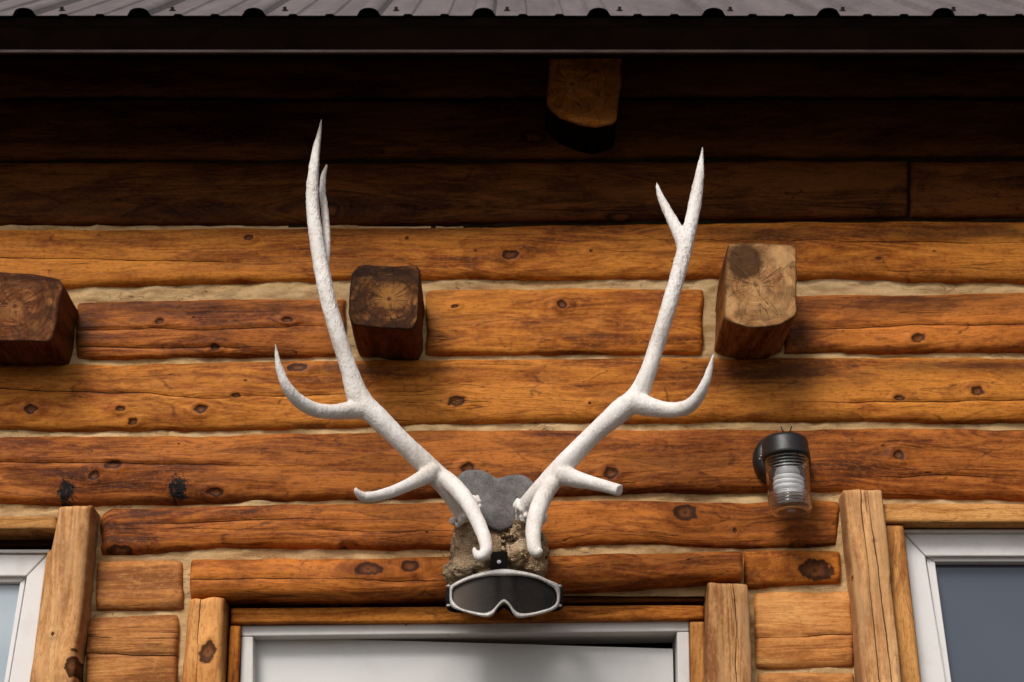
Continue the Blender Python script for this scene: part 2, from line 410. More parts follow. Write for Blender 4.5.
def jarm():
    n = NT('jar_glass')
    n.b.inputs['Base Color'].default_value = (0.97, 0.96, 0.94, 1)
    n.b.inputs['Transmission Weight'].default_value = 1.0
    n.b.inputs['Roughness'].default_value = 0.03; n.b.inputs['IOR'].default_value = 1.46
    n.bump(n.noise(n.objc(), 60, 3), 0.12, 0.002)
    return n.m
M['jar'] = jarm()

# ------------------------------------------------------------------ object helpers
def link(name, me, mat, parent=None, smooth=True):
    o = bpy.data.objects.new(name, me); COL.objects.link(o)
    mats = mat if isinstance(mat, (list, tuple)) else [mat]
    for m in mats: me.materials.append(m)
    if smooth: me.polygons.foreach_set('use_smooth', [True] * len(me.polygons))
    if parent is not None:
        o.parent = parent
        o.matrix_parent_inverse = Matrix.Identity(4)
        off = Vector(); q = parent
        while q is not None: off += q.location; q = q.parent
        o.location = -off          # meshes are written in world coordinates
    return o
def empty(name, loc, label, cat):
    o = bpy.data.objects.new(name, None); COL.objects.link(o); o.location = loc
    o.empty_display_size = 0.1
    o['label'] = label; o['category'] = cat
    return o
def bm_mesh(name, bm):
    bmesh.ops.recalc_face_normals(bm, faces=bm.faces)
    me = bpy.data.meshes.new(name); bm.to_mesh(me); bm.free(); return me
def setattrs(me, grain, marks, ca, cb):
    a = me.attributes.new('grain', 'FLOAT_VECTOR', 'POINT'); a.data.foreach_set('vector', np.ascontiguousarray(grain, dtype=np.float32).ravel())
    a = me.attributes.new('marks', 'FLOAT_VECTOR', 'POINT'); a.data.foreach_set('vector', np.ascontiguousarray(marks, dtype=np.float32).ravel())
    a = me.attributes.new('crack_a', 'FLOAT', 'POINT'); a.data.foreach_set('value', np.ascontiguousarray(ca, dtype=np.float32))
    a = me.attributes.new('crack_b', 'FLOAT', 'POINT'); a.data.foreach_set('value', np.ascontiguousarray(cb, dtype=np.float32))
def gridmesh(name, X, caps=True, flip=False):
    """X: (ns, nt, 3) -> mesh with optional end caps"""
    ns, nt = X.shape[:2]
    idx = np.arange(ns * nt).reshape(ns, nt)
    q = np.stack([idx[:-1, :-1], idx[1:, :-1], idx[1:, 1:], idx[:-1, 1:]], -1).reshape(-1, 4)
    faces = q.tolist()
    if flip: faces = [f[::-1] for f in faces]
    if caps:
        c0 = idx[0].tolist(); c1 = idx[-1][::-1].tolist()
        faces += [c0[::-1] if flip else c0, c1[::-1] if flip else c1]
    me = bpy.data.meshes.new(name); me.from_pydata(X.reshape(-1, 3).tolist(), [], faces); me.update()
    return me

_seed = [0]
def timber(name, parent, A, B, dface=0.014, b=0.021, npow=4.0, back=-0.09, mat='log', vertical=False, knots=(), stains=(),
           cracks=(), grime_shade=None, amp=0.0022, wob=0.0028, res=0.0033, ragged=0.0):
    """A: lower (or left) edge pixels, B: upper (or right) edge pixels, at the depth where the bulge starts"""
    _seed[0] += 1; sd = _seed[0] * 31
    dd = dface - b
    k = 2 if vertical else 0
    def curve(L):
        W = [P(u, v, dd) for u, v in L]
        W.sort(key=lambda p: p[k])
        return np.array([[p.x, p.y, p.z] for p in W])
    a = curve(A); c = curve(B)
    L = max(a[-1, k] - a[0, k], c[-1, k] - c[0, k])
    ns = max(12, int(L / res))
    s = np.linspace(0, 1, ns)
    def ev(w):
        t = (w[:, k] - w[0, k]) / (w[-1, k] - w[0, k])
        return np.stack([np.interp(s, t, w[:, j]) for j in range(3)], -1)
    ea = ev(a); eb = ev(c)
    sl = s * L
    wa = fbm(sl * 9, sl * 0 + 1.5, sd, 4) * wob * 1.6 + fbm(sl * 2.2, sl * 0, sd + 2, 2) * wob * 1.5
    wb = fbm(sl * 9, sl * 0 + 1.5, sd + 5, 4) * wob * 1.6 + fbm(sl * 2.2, sl * 0, sd + 7, 2) * wob * 1.5
    j = 0 if vertical else 2
    ea[:, j] += wa; eb[:, j] += wb
    if name == 'log':
        up = np.sign(eb[:, j] - ea[:, j]); ea[:, j] -= up * 0.0015; eb[:, j] += up * 0.0021
    wid = float(np.mean(np.abs(eb[:, j] - ea[:, j])))
    nf = max(14, int(wid / res * 1.15))
    # even spacing on the superellipse
    th = np.linspace(math.pi, 0, 400)
    w = np.sign(np.cos(th)) * np.abs(np.cos(th)) ** (2 / npow); h = np.abs(np.sin(th)) ** (2 / npow)
    al = np.concatenate([[0], np.cumsum(np.hypot(np.diff(w) * wid / 2, np.diff(h) * b))])
    tt = np.linspace(0, al[-1], nf)
    w = np.interp(tt, al, w); h = np.interp(tt, al, h)
    W = np.concatenate([[-0.97, -1.0], w, [1.0, 0.97]])
    D = np.concatenate([[back - dd, -0.01], h * b, [-0.01, back - dd]])
    front = np.concatenate([[0, 0.2], np.ones(nf), [0.2, 0]])
    S, WW = np.meshgrid(s, W, indexing='ij')
    mixw = ((WW + 1) / 2)[..., None]
    X = ea[:, None, :] * (1 - mixw) + eb[:, None, :] * mixw
    along = S * L; across = (WW + 1) / 2 * wid
    # world coordinates for marks
    gx, gz = (X[..., 2], X[..., 0]) if vertical else (X[..., 0], X[..., 2])
    disp = fbm(along * 7, across * 22, sd + 11, 3) * amp + fbm(along * 1.6, across * 6, sd + 13, 2) * amp * 1.8
    disp += fbm(along * 30, across * 70, sd + 19, 2) * amp * 0.35
    kn = np.full(X.shape[:2], 9.0); warp = np.zeros_like(kn); st = np.zeros_like(kn); gm = np.zeros_like(kn)
    for (u, v, rx, rz) in knots:
        p = P(u, v, dface); rx_ = PS(u, v, dface, rx); rz_ = PS(u, v, dface, rz) * 1.12
        if vertical: pu, pv, rx_, rz_ = p.z, p.x, rz_, rx_
        else: pu, pv = p.x, p.z
        du = (gx - pu) / rx_; dv = (gz - pv) / rz_
        r = np.sqrt(du**2 + dv**2); an = np.arctan2(dv, du); r = r * (1.12 + 0.38 * fbm(np.cos(an) * 1.6 + u, np.sin(an) * 1.6 + v, sd + 71, 3)); kn = np.minimum(kn, r)
        warp -= (gz - pv) * 0.8 * np.exp(-(du / 3.5)**2 - (dv / 2.4)**2)
        disp += 0.0025 * np.exp(-((r - 1.5) / 0.8)**2) - 0.002 * np.exp(-(r / 0.7)**2)
    for (u, v, rx, rz) in stains:
        p = P(u, v, dface); rx_ = PS(u, v, dface, rx); rz_ = PS(u, v, dface, rz) * 1.12
        if vertical: du = (gz - p.x) / rx_; dv = (gx - p.z) / rz_
        else: du = (gx - p.x) / rx_; dv = (gz - p.z) / rz_
        st = np.maximum(st, np.exp(-(du**2 + dv**2)**2))
    cr = [np.full(X.shape[:2], 0.5), np.full(X.shape[:2], 0.5)]
    for i, line in enumerate(cracks[:2]):
        Q = sorted([((P(u, v, dface).z, P(u, v, dface).x) if vertical else (P(u, v, dface).x, P(u, v, dface).z)) for u, v in line])
        q = np.array(Q)
        y = np.interp(gx, q[:, 0], q[:, 1]) + fbm(gx * 14, gx * 0, sd + 41 + i, 4) * 0.0035
        dist = gz - y
        out = np.maximum(0, np.maximum(q[0, 0] - gx, gx - q[-1, 0]))
        width = 0.0006 * (1 + 1.2 * fbm(gx * 9, gx * 0 + 5, sd + 51 + i, 3))
        brk = fbm(gx * 6, gx * 0 + 9, sd + 57 + i, 3).clip(0, 1) * 0.006 - 0.0004
        dist = dist + np.sign(dist + 1e-9) * np.maximum(0, out * 0.05 + brk)
        cr[i] = dist
        disp -= 0.004 * np.exp(-(dist / 0.003)**2) * (out <= 0)
    if grime_shade:
        for (u, v, rx, rz, a_) in grime_shade:
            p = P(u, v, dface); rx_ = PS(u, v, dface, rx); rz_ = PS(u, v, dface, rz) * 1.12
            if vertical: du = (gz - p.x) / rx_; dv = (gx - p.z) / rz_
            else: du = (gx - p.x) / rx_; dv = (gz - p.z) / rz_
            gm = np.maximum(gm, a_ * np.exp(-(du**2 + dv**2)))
    # darker towards the seams
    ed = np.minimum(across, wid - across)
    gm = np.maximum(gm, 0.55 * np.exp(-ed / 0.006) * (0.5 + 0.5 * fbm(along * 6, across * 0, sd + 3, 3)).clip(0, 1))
    edge_f = np.clip((1 - np.abs(WW)) * 6, 0.25, 1)
    depth = dd + D[None, :] + disp * front[None, :] * edge_f
    # rounded ends
    ende = np.minimum(along, L - along)
    depth -= 0.006 * np.exp(-ende / 0.003) * (front[None, :] > 0.5)
    if ragged:
        X[..., 0 if not vertical else 2] += (fbm(across * 40, across * 0 + (S > 0.5), sd + 61, 3) * ragged) * np.exp(-ende / 0.02)
    X[..., 1] = -depth
    me = gridmesh(name, X, True, flip=vertical)
    g = np.stack([along + sd * 1.37, across + warp + sd * 0.71 + D[None, :] * 0.2, np.full_like(along, sd * 0.13)], -1)
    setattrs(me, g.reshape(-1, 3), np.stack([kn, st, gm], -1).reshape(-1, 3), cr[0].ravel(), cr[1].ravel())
    return link(name, me, M[mat], parent)

# ==================================================================== CABIN
cabin = empty('log_cabin', (0, 0, 0), 'weathered orange log cabin wall with beige chinking, door, windows and steep metal eave', 'cabin')

XL, XR = -260, 1284
K = lambda *a: list(a)
rows = [
 dict(A=[(XL,57),(512,57),(XR,56)], B=[(XL,8),(512,8),(XR,8)], mat='log_eave_shade'),
 dict(A=[(XL,99),(512,99),(XR,98)], B=[(XL,61),(512,61),(XR,60)], mat='log_eave_shade'),
 dict(A=[(XL,161),(300,162),(512,160),(XR,158)], B=[(XL,104),(512,104),(XR,103)], mat='log_eave_shade', knots=[(533,138,14,8)]),
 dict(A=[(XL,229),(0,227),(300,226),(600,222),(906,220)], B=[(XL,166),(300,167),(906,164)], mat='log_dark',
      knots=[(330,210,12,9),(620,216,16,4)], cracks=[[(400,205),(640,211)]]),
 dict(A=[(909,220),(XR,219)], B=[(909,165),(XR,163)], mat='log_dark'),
 dict(A=[(XL,289),(0,288),(75,289),(200,286),(350,282),(512,281),(800,281),(1024,284),(XR,286)],
      B=[(XL,235),(0,233),(300,231),(512,229),(800,226),(1024,224),(XR,223)], mat='log',
      knots=[(510,255,9,5),(248,237,5,3),(591,251,2,2),(407,238,2,2),(878,259,4,2)], cracks=[[(0,257),(300,262)],[(690,240),(1100,243)]],
      grime_shade=[(400,229,260,5,.7),(760,233,90,8,.8),(960,232,120,8,.8)]),
 dict(A=[(XL,360),(-95,360)], B=[(XL,304),(-95,304)], mat='log_red'),
 dict(A=[(78,359),(200,358),(346,357)], B=[(78,304),(200,303),(346,302)], mat='log_red',
      knots=[(160,321,5,3),(215,347,5,3.5),(287,320,7,3)], cracks=[[(78,330),(150,328),(200,329),(345,325)],[(78,345),(240,347)]],
      grime_shade=[(210,306,130,8,.6),(80,330,16,40,.9),(340,330,14,30,.6)], ragged=0.004),
 dict(A=[(427,355),(560,354),(702,355)], B=[(427,293),(560,292),(702,293)], mat='log',
      knots=[(562,304,6,4.5),(455,306,4,2)], grime_shade=[(428,325,18,36,.75)], ragged=0.004),
 dict(A=[(784,354),(900,354),(XR,353)], B=[(784,299),(900,298),(1024,296),(XR,295)], mat='log_red',
      knots=[(918,338,7,4.5)], cracks=[[(800,329),(860,328),(920,324),(1024,324),(1200,325)]], grime_shade=[(900,301,200,12,.9),(800,330,22,40,.9)], ragged=0.003),  # dark mark at the left end paints the beam's shadow
 dict(A=[(XL,432),(0,430),(200,431),(350,428),(512,424),(700,425),(860,424),(1024,424),(XR,425)],
      B=[(XL,370),(0,369),(100,368),(350,363),(512,362),(700,362),(1024,361),(XR,361)], mat='log',
      knots=[(31,409,7,4.5),(201,409,7,4.5),(121,409,5,2.5),(133,421,5,3.5),(298,367,11,5),(456,401,10,5),(236,396,5,2.5),(977,391,6,4.5),(899,398,6,2.5),(590,404,2,1.5)],
      cracks=[[(0,389),(120,392),(200,398),(330,394)],[(850,402),(1100,399)]],
      grime_shade=[(780,374,90,14,.9),(380,368,60,7,.8),(40,372,60,6,.8),(960,366,100,7,.8)]),  # first dark mark paints the shadow below the right beam
 dict(A=[(XL,514),(0,506),(60,507),(200,504),(350,500),(512,497),(700,494),(835,493),(883,500),(1024,502),(XR,503)],
      B=[(XL,443),(0,440),(200,438),(350,435),(512,433),(700,432),(1024,431),(XR,431)], mat='log_red',
      knots=[(94,476,6,5),(113,465,9,4),(611,473,8,6),(898,455,6,4.5),(468,468,8,5),(215,492,10,4)],
      stains=[(66,492,8,13),(178,489,10,13)], cracks=[[(900,477),(960,474),(1100,483)],[(0,462),(260,466)]],
      grime_shade=[(660,462,60,12,.5),(300,500,300,4,.5),(60,505,70,5,.8)]),  # first dark mark paints the right antler's soft shadow
 dict(A=[(103,557),(140,557),(175,554),(220,550),(350,549),(450,550),(520,553),(600,546),(700,548),(838,547)],
      B=[(103,518),(112,512),(200,509),(350,507),(450,506),(600,504),(700,505),(838,504)], mat='log_red',
      knots=[(120,551,13,6),(685,512,13,8),(735,530,2.5,2.5),(343,549,6,4)], cracks=[[(220,528),(400,531)],[(160,523),(290,519)]],
      grime_shade=[(790,516,60,12,.6)], ragged=0.006, amp=0.003),  # dark mark paints the lamp's shadow on the log
 dict(A=[(98,612),(184,611)], B=[(98,564),(184,563)], mat='log_pale', ragged=0.003, grime_shade=[(100,590,8,30,.4)]),
 dict(A=[(88,698),(178,698)], B=[(90,621),(180,618)], mat='log_pale', ragged=0.003, cracks=[[(88,654),(180,656)]]),
 dict(A=[(80,775),(174,775)], B=[(87,704),(177,704)], mat='log_pale', ragged=0.003),
 dict(A=[(744,588),(838,587)], B=[(744,555),(838,554)], mat='log', knots=[(815,570,17,11)], ragged=0.003),
 dict(A=[(755,670),(852,669)], B=[(753,594),(849,593)], mat='log_pale', cracks=[[(755,637),(850,634)]], ragged=0.004),
 dict(A=[(757,750),(862,750)], B=[(756,677),(853,677)], mat='log_pale', ragged=0.004),
]
for r in rows:
    timber('log', cabin, **r)

# header over the door
timber('door_header', cabin, [(193,600),(350,601),(450,598),(600,591),(741,583)], [(193,562),(350,560),(450,557),(600,557),(741,554)],
       dface=0.045, b=0.03, npow=3.2, mat='log_red', knots=[(369,569,15,6.5),(410,566,11,6),(500,571,10,5)], cracks=[[(192,580),(300,578),(420,581)]], ragged=0.002,
       grime_shade=[(690,560,60,8,.4)])
# posts
def post(A, B, **k):
    k.setdefault('dface', 0.06); k.setdefault('b', 0.018); k.setdefault('npow', 7); k.setdefault('mat', 'post')
    k.setdefault('back', -0.06)
    return timber('post', cabin, A, B, vertical=True, **k)
post([(17,780),(33,682),(60,510)], [(66,780),(77,682),(94,508)], knots=[(72,666,7,9),(53,634,2,2)], ragged=0.003)
post([(872,780),(861,682),(842,492)], [(910,780),(899,682),(881,491)], cracks=[[(880,682),(862,500)],[(893,682),(874,540)]], ragged=0.004, knots=[(850,575,3,9)])
post([(178,780),(184,682),(190,600)], [(224,780),(225,682),(227,600)], knots=[(208,652,8,10)], mat='log_pale', ragged=0.004, dface=0.04, wob=0.003, cracks=[[(196,682),(200,605)]])
post([(703,780),(705,682),(706.5,585)], [(757,780),(751,682),(746,587)], dface=0.05, cracks=[[(737,682),(735,600)]], ragged=0.003)

# thin boards
def board(name, A, B, dface, mat, vertical=False, parent=None, **k):
    return timber(name, parent or cabin, A, B, dface=dface, b=0.006, npow=6, mat=mat, vertical=vertical, back=k.pop('back', dface - 0.03), amp=0.0006, wob=0.0008, **k)

# beams
def beam(outline, dfront, endmat, sidemat, pith, tones=(), name='beam', back=-0.06):
    _seed[0] += 1; sd = _seed[0] * 31
    w = [P(u, v, dfront) for u, v in outline]
    pts = np.array([[p.x, p.z] for p in w])
    n = len(pts); out = []
    for i in range(n):
        a = pts[i]; c = pts[(i + 1) % n]; m = max(2, int(np.linalg.norm(c - a) / 0.003))
        for t in range(m): out.append(a + (c - a) * t / m)
    pts = np.array(out); n = len(pts)
    for _ in range(2): pts = (np.roll(pts, 1, 0) + 2 * pts + np.roll(pts, -1, 0)) / 4
    per = np.concatenate([[0], np.cumsum(np.linalg.norm(np.diff(pts, axis=0), axis=1))])
    cen = pts.mean(0); dirv = pts - cen; dirv /= np.linalg.norm(dirv, axis=1)[:, None]
    pp = P(pith[0], pith[1], dfront); pth = np.array([pp.x, pp.z])
    V = []; G = []; Rg = []
    ny = 24
    for j in range(ny):
        d = back + (dfront - 0.002 - back) * j / (ny - 1)
        jit = (fbm(per * 26, per * 0 + d * 6, sd, 3) * 0.0028)[:, None]
        q = pts + dirv * jit
        for i in range(n):
            V.append((q[i, 0], -d, q[i, 1])); G.append((d + sd, per[i] + sd * .7, sd * .1)); Rg.append((0, 0, 0))
    # front cap rings
    q0 = pts + dirv * (fbm(per * 26, per * 0 + dfront * 6, sd, 3) * 0.0028)[:, None]
    nr = 22
    for k in range(nr):
        f = 1 - k / nr
        ins = 0.0025 if k == 0 else 0
        q = cen + (q0 - cen) * (f - 0.02 * (k == 0))
        if k == 0: q = q0 - dirv * 0.002
        rg = fbm(q[:, 0] * 60, q[:, 1] * 60, sd + 5, 3) * 0.0008
        for i in range(n):
            V.append((q[i, 0], -(dfront + rg[i]), q[i, 1])); G.append((0, 0, 0))
            ed = np.linalg.norm(q0[i] - q[i]) if k else 0
            Rg.append((q[i, 0] - pth[0], q[i, 1] - pth[1], ed))
    V.append((cen[0], -dfront, cen[1])); G.append((0, 0, 0)); Rg.append((cen[0] - pth[0], cen[1] - pth[1], 0.05))
    Fc = []; mi = []
    T = ny + nr
    for j in range(T - 1):
        for i in range(n):
            a = j * n + i; b_ = j * n + (i + 1) % n
            Fc.append((a, b_, b_ + n, a + n)); mi.append(1 if j >= ny - 1 else 0)
    l = (T - 1) * n
    for i in range(n): Fc.append((l + i, l + (i + 1) % n, T * n)); mi.append(1)
    me = bpy.data.meshes.new(name); me.from_pydata(V, [], Fc); me.update()
    bm = bmesh.new(); bm.from_mesh(me); bmesh.ops.recalc_face_normals(bm, faces=bm.faces)
    c = [f for f in bm.faces if f.material_index >= 0 and abs(f.normal.y) > 0.9]
    bm.to_mesh(me); bm.free()
    nv = len(V)
    marks = np.zeros((nv, 3)); marks[:, 0] = 9
    dep = np.array([v[1] for v in V]); marks[:, 2] = 0.0
    setattrs(me, np.array(G), marks, np.full(nv, .5), np.full(nv, .5))
    a = me.attributes.new('ring', 'FLOAT_VECTOR', 'POINT'); a.data.foreach_set('vector', np.array(Rg, dtype=np.float32).ravel())
    tone = np.zeros(nv); VA = np.array(V)
    for (u, v, rx, rz, val) in tones:
        p = P(u, v, dfront); a_ = PS(u, v, dfront, rx); b_ = PS(u, v, dfront, rz) * 1.1
        q = ((VA[:, 0] - p.x) / a_) ** 2 + ((VA[:, 2] - p.z) / b_) ** 2
        tone += val * np.exp(-q ** 2)
    a = me.attributes.new('tone', 'FLOAT', 'POINT'); a.data.foreach_set('value', tone.astype(np.float32))
    o = link(name, me, [M[sidemat], M[endmat]], cabin)
    me.polygons.foreach_set('material_index', mi)
    return o
b1 = beam([(-75,340),(30,341),(50,342),(53,338),(57,322),(60,300),(64,286),(59,279),(37,274),(0,272),(-75,272)], 0.115, 'end_red', 'beam_dark', (15,306), [(12,310,14,10,.5),(30,298,6,4,.6),(50,300,8,40,-.4),(38,325,12,8,.3),(20,278,60,4,-.5)])
b1['label'] = 'dark reddish brown squared beam end cut off by the left edge of the picture'
b2 = beam([(353,325),(385,328),(413,330),(418,320),(420,290),(420,270),(416,265),(390,266),(365,264),(358,265),(351,273),(349,295),(348,312)], 0.14, 'end_dark', 'beam_dark', (389,299), [(392,297,18,14,.75),(360,300,10,40,-.4),(385,272,40,6,-.5),(400,318,30,9,-.2)])
b2['label'] = 'almost black squared beam end between the left antler and the door centre'
b3 = beam([(724,318),(735,324),(750,328),(765,328),(780,325),(795,317),(797,311),(797,290),(797,250),(795,245),(760,242),(728,243),(725,280)], 0.145, 'end_tan', 'beam_tan', (756,285), [(745,262,17,20,-1.0),(780,258,13,14,.7),(773,263,5,6,-.3),(730,305,7,14,.7),(756,285,12,9,.5),(766,305,30,14,.35)])
b3['label'] = 'pale tan beam end with growth rings and radial cracks right of the antlers'
b4 = beam([(549,58),(546,104),(552,112),(560,118),(579,125),(596,127),(612,124),(617,120),(621,82),(622,56)][::-1], 0.11, 'end_orange', 'beam_shade', (572,84), [(572,84,16,12,.4),(600,66,34,10,-.4)])
b4['label'] = 'orange brown rounded beam end high up under the eave'

# ------------------------------------------------------------------ openings, chinking, core
def rectw(u0, v0, u1, v1, d):
    a = P(u0, v0, d); b_ = P(u1, v1, d); return a.x, b_.x, b_.z, a.z
# chinking sheet with openings left out
def build_chink():
    a = P(XL, 10, 0); z1 = 3.5; z0 = P(512, 790, 0).z; x0 = P(XL, 400, 0).x - 0.1; x1 = P(XR, 400, 0).x + 0.1
    nx, nz = 620, 420
    xs = np.linspace(x0, x1, nx); zs = np.linspace(z0, z1, nz)
    Xg, Zg = np.meshgrid(xs, zs, indexing='ij')
    d = 0.000 + fbm(Xg * 22, Zg * 40, 901, 5) * 0.007 + fbm(Xg * 3, Zg * 8, 905, 2) * 0.005 - 0.0015
    dl = P(228, 590, -0.01); dr = P(706, 604, -0.01)
    wl = P(58, 530, -0.01); wr = P(884, 524, -0.01)
    keep = np.ones((nx - 1, nz - 1), bool)
    xc = (xs[:-1] + xs[1:]) / 2; zc = (zs[:-1] + zs[1:]) / 2
    XC, ZC = np.meshgrid(xc, zc, indexing='ij')
    keep &= ~((XC > dl.x) & (XC < dr.x) & (ZC < P(450, 596, 0).z))
    keep &= ~((XC < P(50, 600, 0).x) & (ZC < P(30, 528, 0).z))
    keep &= ~((XC > P(893, 600, 0).x) & (ZC < P(950, 520, 0).z))
    idx = np.arange(nx * nz).reshape(nx, nz)
    q = np.stack([idx[:-1, :-1], idx[1:, :-1], idx[1:, 1:], idx[:-1, 1:]], -1)[keep]
    V = np.stack([Xg, -d, Zg], -1).reshape(-1, 3)
    hi = ZC > np.where(XC < -0.1, P(512, 225, 0).z, P(512, 228, 0).z) + fbm(XC * 9, ZC * 4, 77, 4) * 0.008  # mortar above this line carries the painted eave shade
    for sel, mt in ((~hi, 'chink'), (hi, 'chink_shade')):
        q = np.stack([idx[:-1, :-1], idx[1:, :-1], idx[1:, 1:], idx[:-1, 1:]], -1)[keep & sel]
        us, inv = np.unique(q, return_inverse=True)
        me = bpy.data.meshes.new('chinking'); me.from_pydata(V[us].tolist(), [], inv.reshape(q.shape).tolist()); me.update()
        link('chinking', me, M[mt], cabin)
build_chink()

def boxes(name, lst, mat, parent, bev=0.0015, smooth=False):
    bm = bmesh.new()
    for (x0, x1, y0, y1, z0, z1) in lst:
        r = bmesh.ops.create_cube(bm, size=1)
        bmesh.ops.scale(bm, vec=(x1 - x0, y1 - y0, z1 - z0), verts=r['verts'])
        bmesh.ops.translate(bm, vec=((x0 + x1) / 2, (y0 + y1) / 2, (z0 + z1) / 2), verts=r['verts'])
    if bev: bmesh.ops.bevel(bm, geom=bm.edges[:], offset=bev, segments=2, affect='EDGES', profile=0.5)
    return link(name, bm_mesh(name, bm), mat, parent, smooth)
x0 = P(XL, 400, 0).x - 0.12; x1 = P(XR, 400, 0).x + 0.12
boxes('wall_core', [(x0, x1, 0.125, 0.2, P(512, 792, 0).z, 3.46)], M['core'], cabin, 0)

def quadbar(bm, pts, dface, dback, bev=0.0012):
    """prism with the 4 (or n) pixel corners on the plane dface, running back to dback"""
    f = [P(u, v, dface) for u, v in pts]
    vs = [bm.verts.new(p) for p in f]; vb = [bm.verts.new((p.x, -dback, p.z)) for p in f]
    n = len(f)
    bm.faces.new(vs); bm.faces.new(vb[::-1])
    for i in range(n): bm.faces.new((vs[i], vb[i], vb[(i + 1) % n], vs[(i + 1) % n]))
def bars(name, lst, mat, parent, bev=0.0015):
    bm = bmesh.new()
    for pts, a, b_ in lst: quadbar(bm, pts, a, b_)
    bmesh.ops.recalc_face_normals(bm, faces=bm.faces)
    if bev: bmesh.ops.bevel(bm, geom=bm.edges[:], offset=bev, segments=2, affect='EDGES', profile=0.5)
    return link(name, bm_mesh(name, bm), mat, parent, False)
def child(name, loc, parent):
    o = bpy.data.objects.new(name, None); COL.objects.link(o); o.location = loc; o.parent = parent; o.empty_display_size = 0.05
    return o

# ------------------------------------------------------------------ door
def door():
    d = child('door', P(465, 700, -0.05), cabin)
    d['label'] = 'white door hanging slightly askew in its white frame'
    # lintel boards above the frame
    board('lintel_board', [(228,606),(705,603)], [(228,596),(400,594),(705,588)], -0.012, 'log_dark', parent=d, back=-0.1)
    board('head_trim', [(231,624),(450,622),(704,619.5)], [(231,608.5),(450,607),(704,606)], 0.004, 'log', parent=d, back=-0.1)
    board('side_trim', [(222,790),(228,682),(230.5,625.5)], [(233,790),(237.5,682),(240.5,626)], 0.004, 'log', vertical=True, parent=d, back=-0.1)
    board('side_trim', [(693,790),(691,682),(690,621.5)], [(706,790),(704.5,682),(704,621.5)], 0.004, 'trim', vertical=True, parent=d, back=-0.1)
    D = -0.012
    bars('door_frame', [([(241.5,625.5),(689,620.5),(689,631),(241.5,636)], D, -0.10),
                        ([(241.5,636.6),(253,636.5),(253,790),(236,790)], D, -0.10),
                        ([(677,632),(689,631.6),(692,790),(680,790)], D, -0.10)], M['doorframe'], d, 0.002)
    # stop bead inside the frame
    bars('door_stop', [([(253.6,636.6),(677,632.4),(677,635),(253.6,639)], D - 0.03, -0.10)], M['doorframe'], d, 0.0008)
    bars('door_slab', [([(254,637),(420,641),(673,648.5),(676,790),(253,790)], -0.045, -0.085)], M['slab'], d, 0.0015)
    boxes('hinge', [(P(254, 760, -.03).x, P(257, 760, -.03).x, 0.03, 0.044, P(254, 760, -.03).z, P(254, 700, -.03).z)], M['screw'], d, 0.001)
door()

# ------------------------------------------------------------------ windows
def window_right():
    w = child('window', P(1000, 700, -0.02), cabin)
    w['label'] = 'white framed window with blue grey glass at the right'
    board('head_trim', [(883,523.5),(XR,524)], [(883,504.5),(1024,505),(XR,505)], 0.035, 'trim', parent=w, back=-0.1)
    board('side_trim', [(910.5,790),(900,682),(884.5,525)], [(933,790),(920.5,682),(903,525)], 0.03, 'trim', vertical=True, parent=w, back=-0.1)
    D = -0.005
    R = 1255
    bars('window_frame', [([(904,533),(R,533),(R,556),(926,556)], D, -0.10),
                          ([(904,533.6),(925.4,556.4),(964,790),(933.5,790)], D, -0.10)], M['vinyl'], w, 0.0025)
    bars('glazing_bead', [([(926.5,557),(R,557),(R,561.5),(935,561.5)], D - 0.010, -0.10),
                          ([(926.3,557.5),(935,562),(966.5,790),(961,790)], D - 0.010, -0.10)], M['vinyl'], w, 0.0015)
    bars('head_flashing', [([(904,529.5),(R,529.5),(R,532.2),(904,532.2)], 0.004, -0.10)], M['doorframe'], w, 0.0005)
    bars('window_pane', [([(934,561),(R,561),(R,790),(962,790)], -0.035, -0.045)], M['pane_right'], w, 0)
window_right()
def window_left():
    w = child('window', P(20, 700, -0.02), cabin)
    w['label'] = 'white framed window with bright bluish reflection at the left edge'
    board('head_trim', [(XL,531),(57,530)], [(XL,518),(57,517)], 0.035, 'trim', parent=w, back=-0.1)
    bars('head_board', [([(XL,533),(56,532),(54,546),(XL,547)], -0.03, -0.10)], M['log_dark'], w, 0.001)
    board('side_trim', [(13,790),(31,682),(48,552)], [(20,790),(35,682),(56,545)], 0.005, 'trim', vertical=True, parent=w, back=-0.1)
    D = -0.012
    L = -235
    bars('head_flashing', [([(L,549.5),(50,549.5),(48,552.5),(L,552.5)], D + 0.006, -0.10)], M['doorframe'], w, 0.0005)
    bars('window_frame', [([(L,554),(47,554),(26,576),(L,576)], D, -0.10),
                          ([(26.6,576.4),(47.3,554.6),(31.5,682),(14,790),(-7,790),(9,682)], D, -0.10)], M['vinyl'], w, 0.0025)
    bars('glazing_bead', [([(L,577),(25.5,577),(20,582),(L,582)], D - 0.010, -0.10),
                          ([(20,582.5),(25.8,577.4),(8.4,682),(-8,790),(-12,790),(4,682)], D - 0.010, -0.10)], M['vinyl'], w, 0.0015)
    bars('window_pane', [([(L,581),(21,581),(5,682),(-12,790),(L,790)], -0.035, -0.045)], M['pane_left'], w, 0)
window_left()

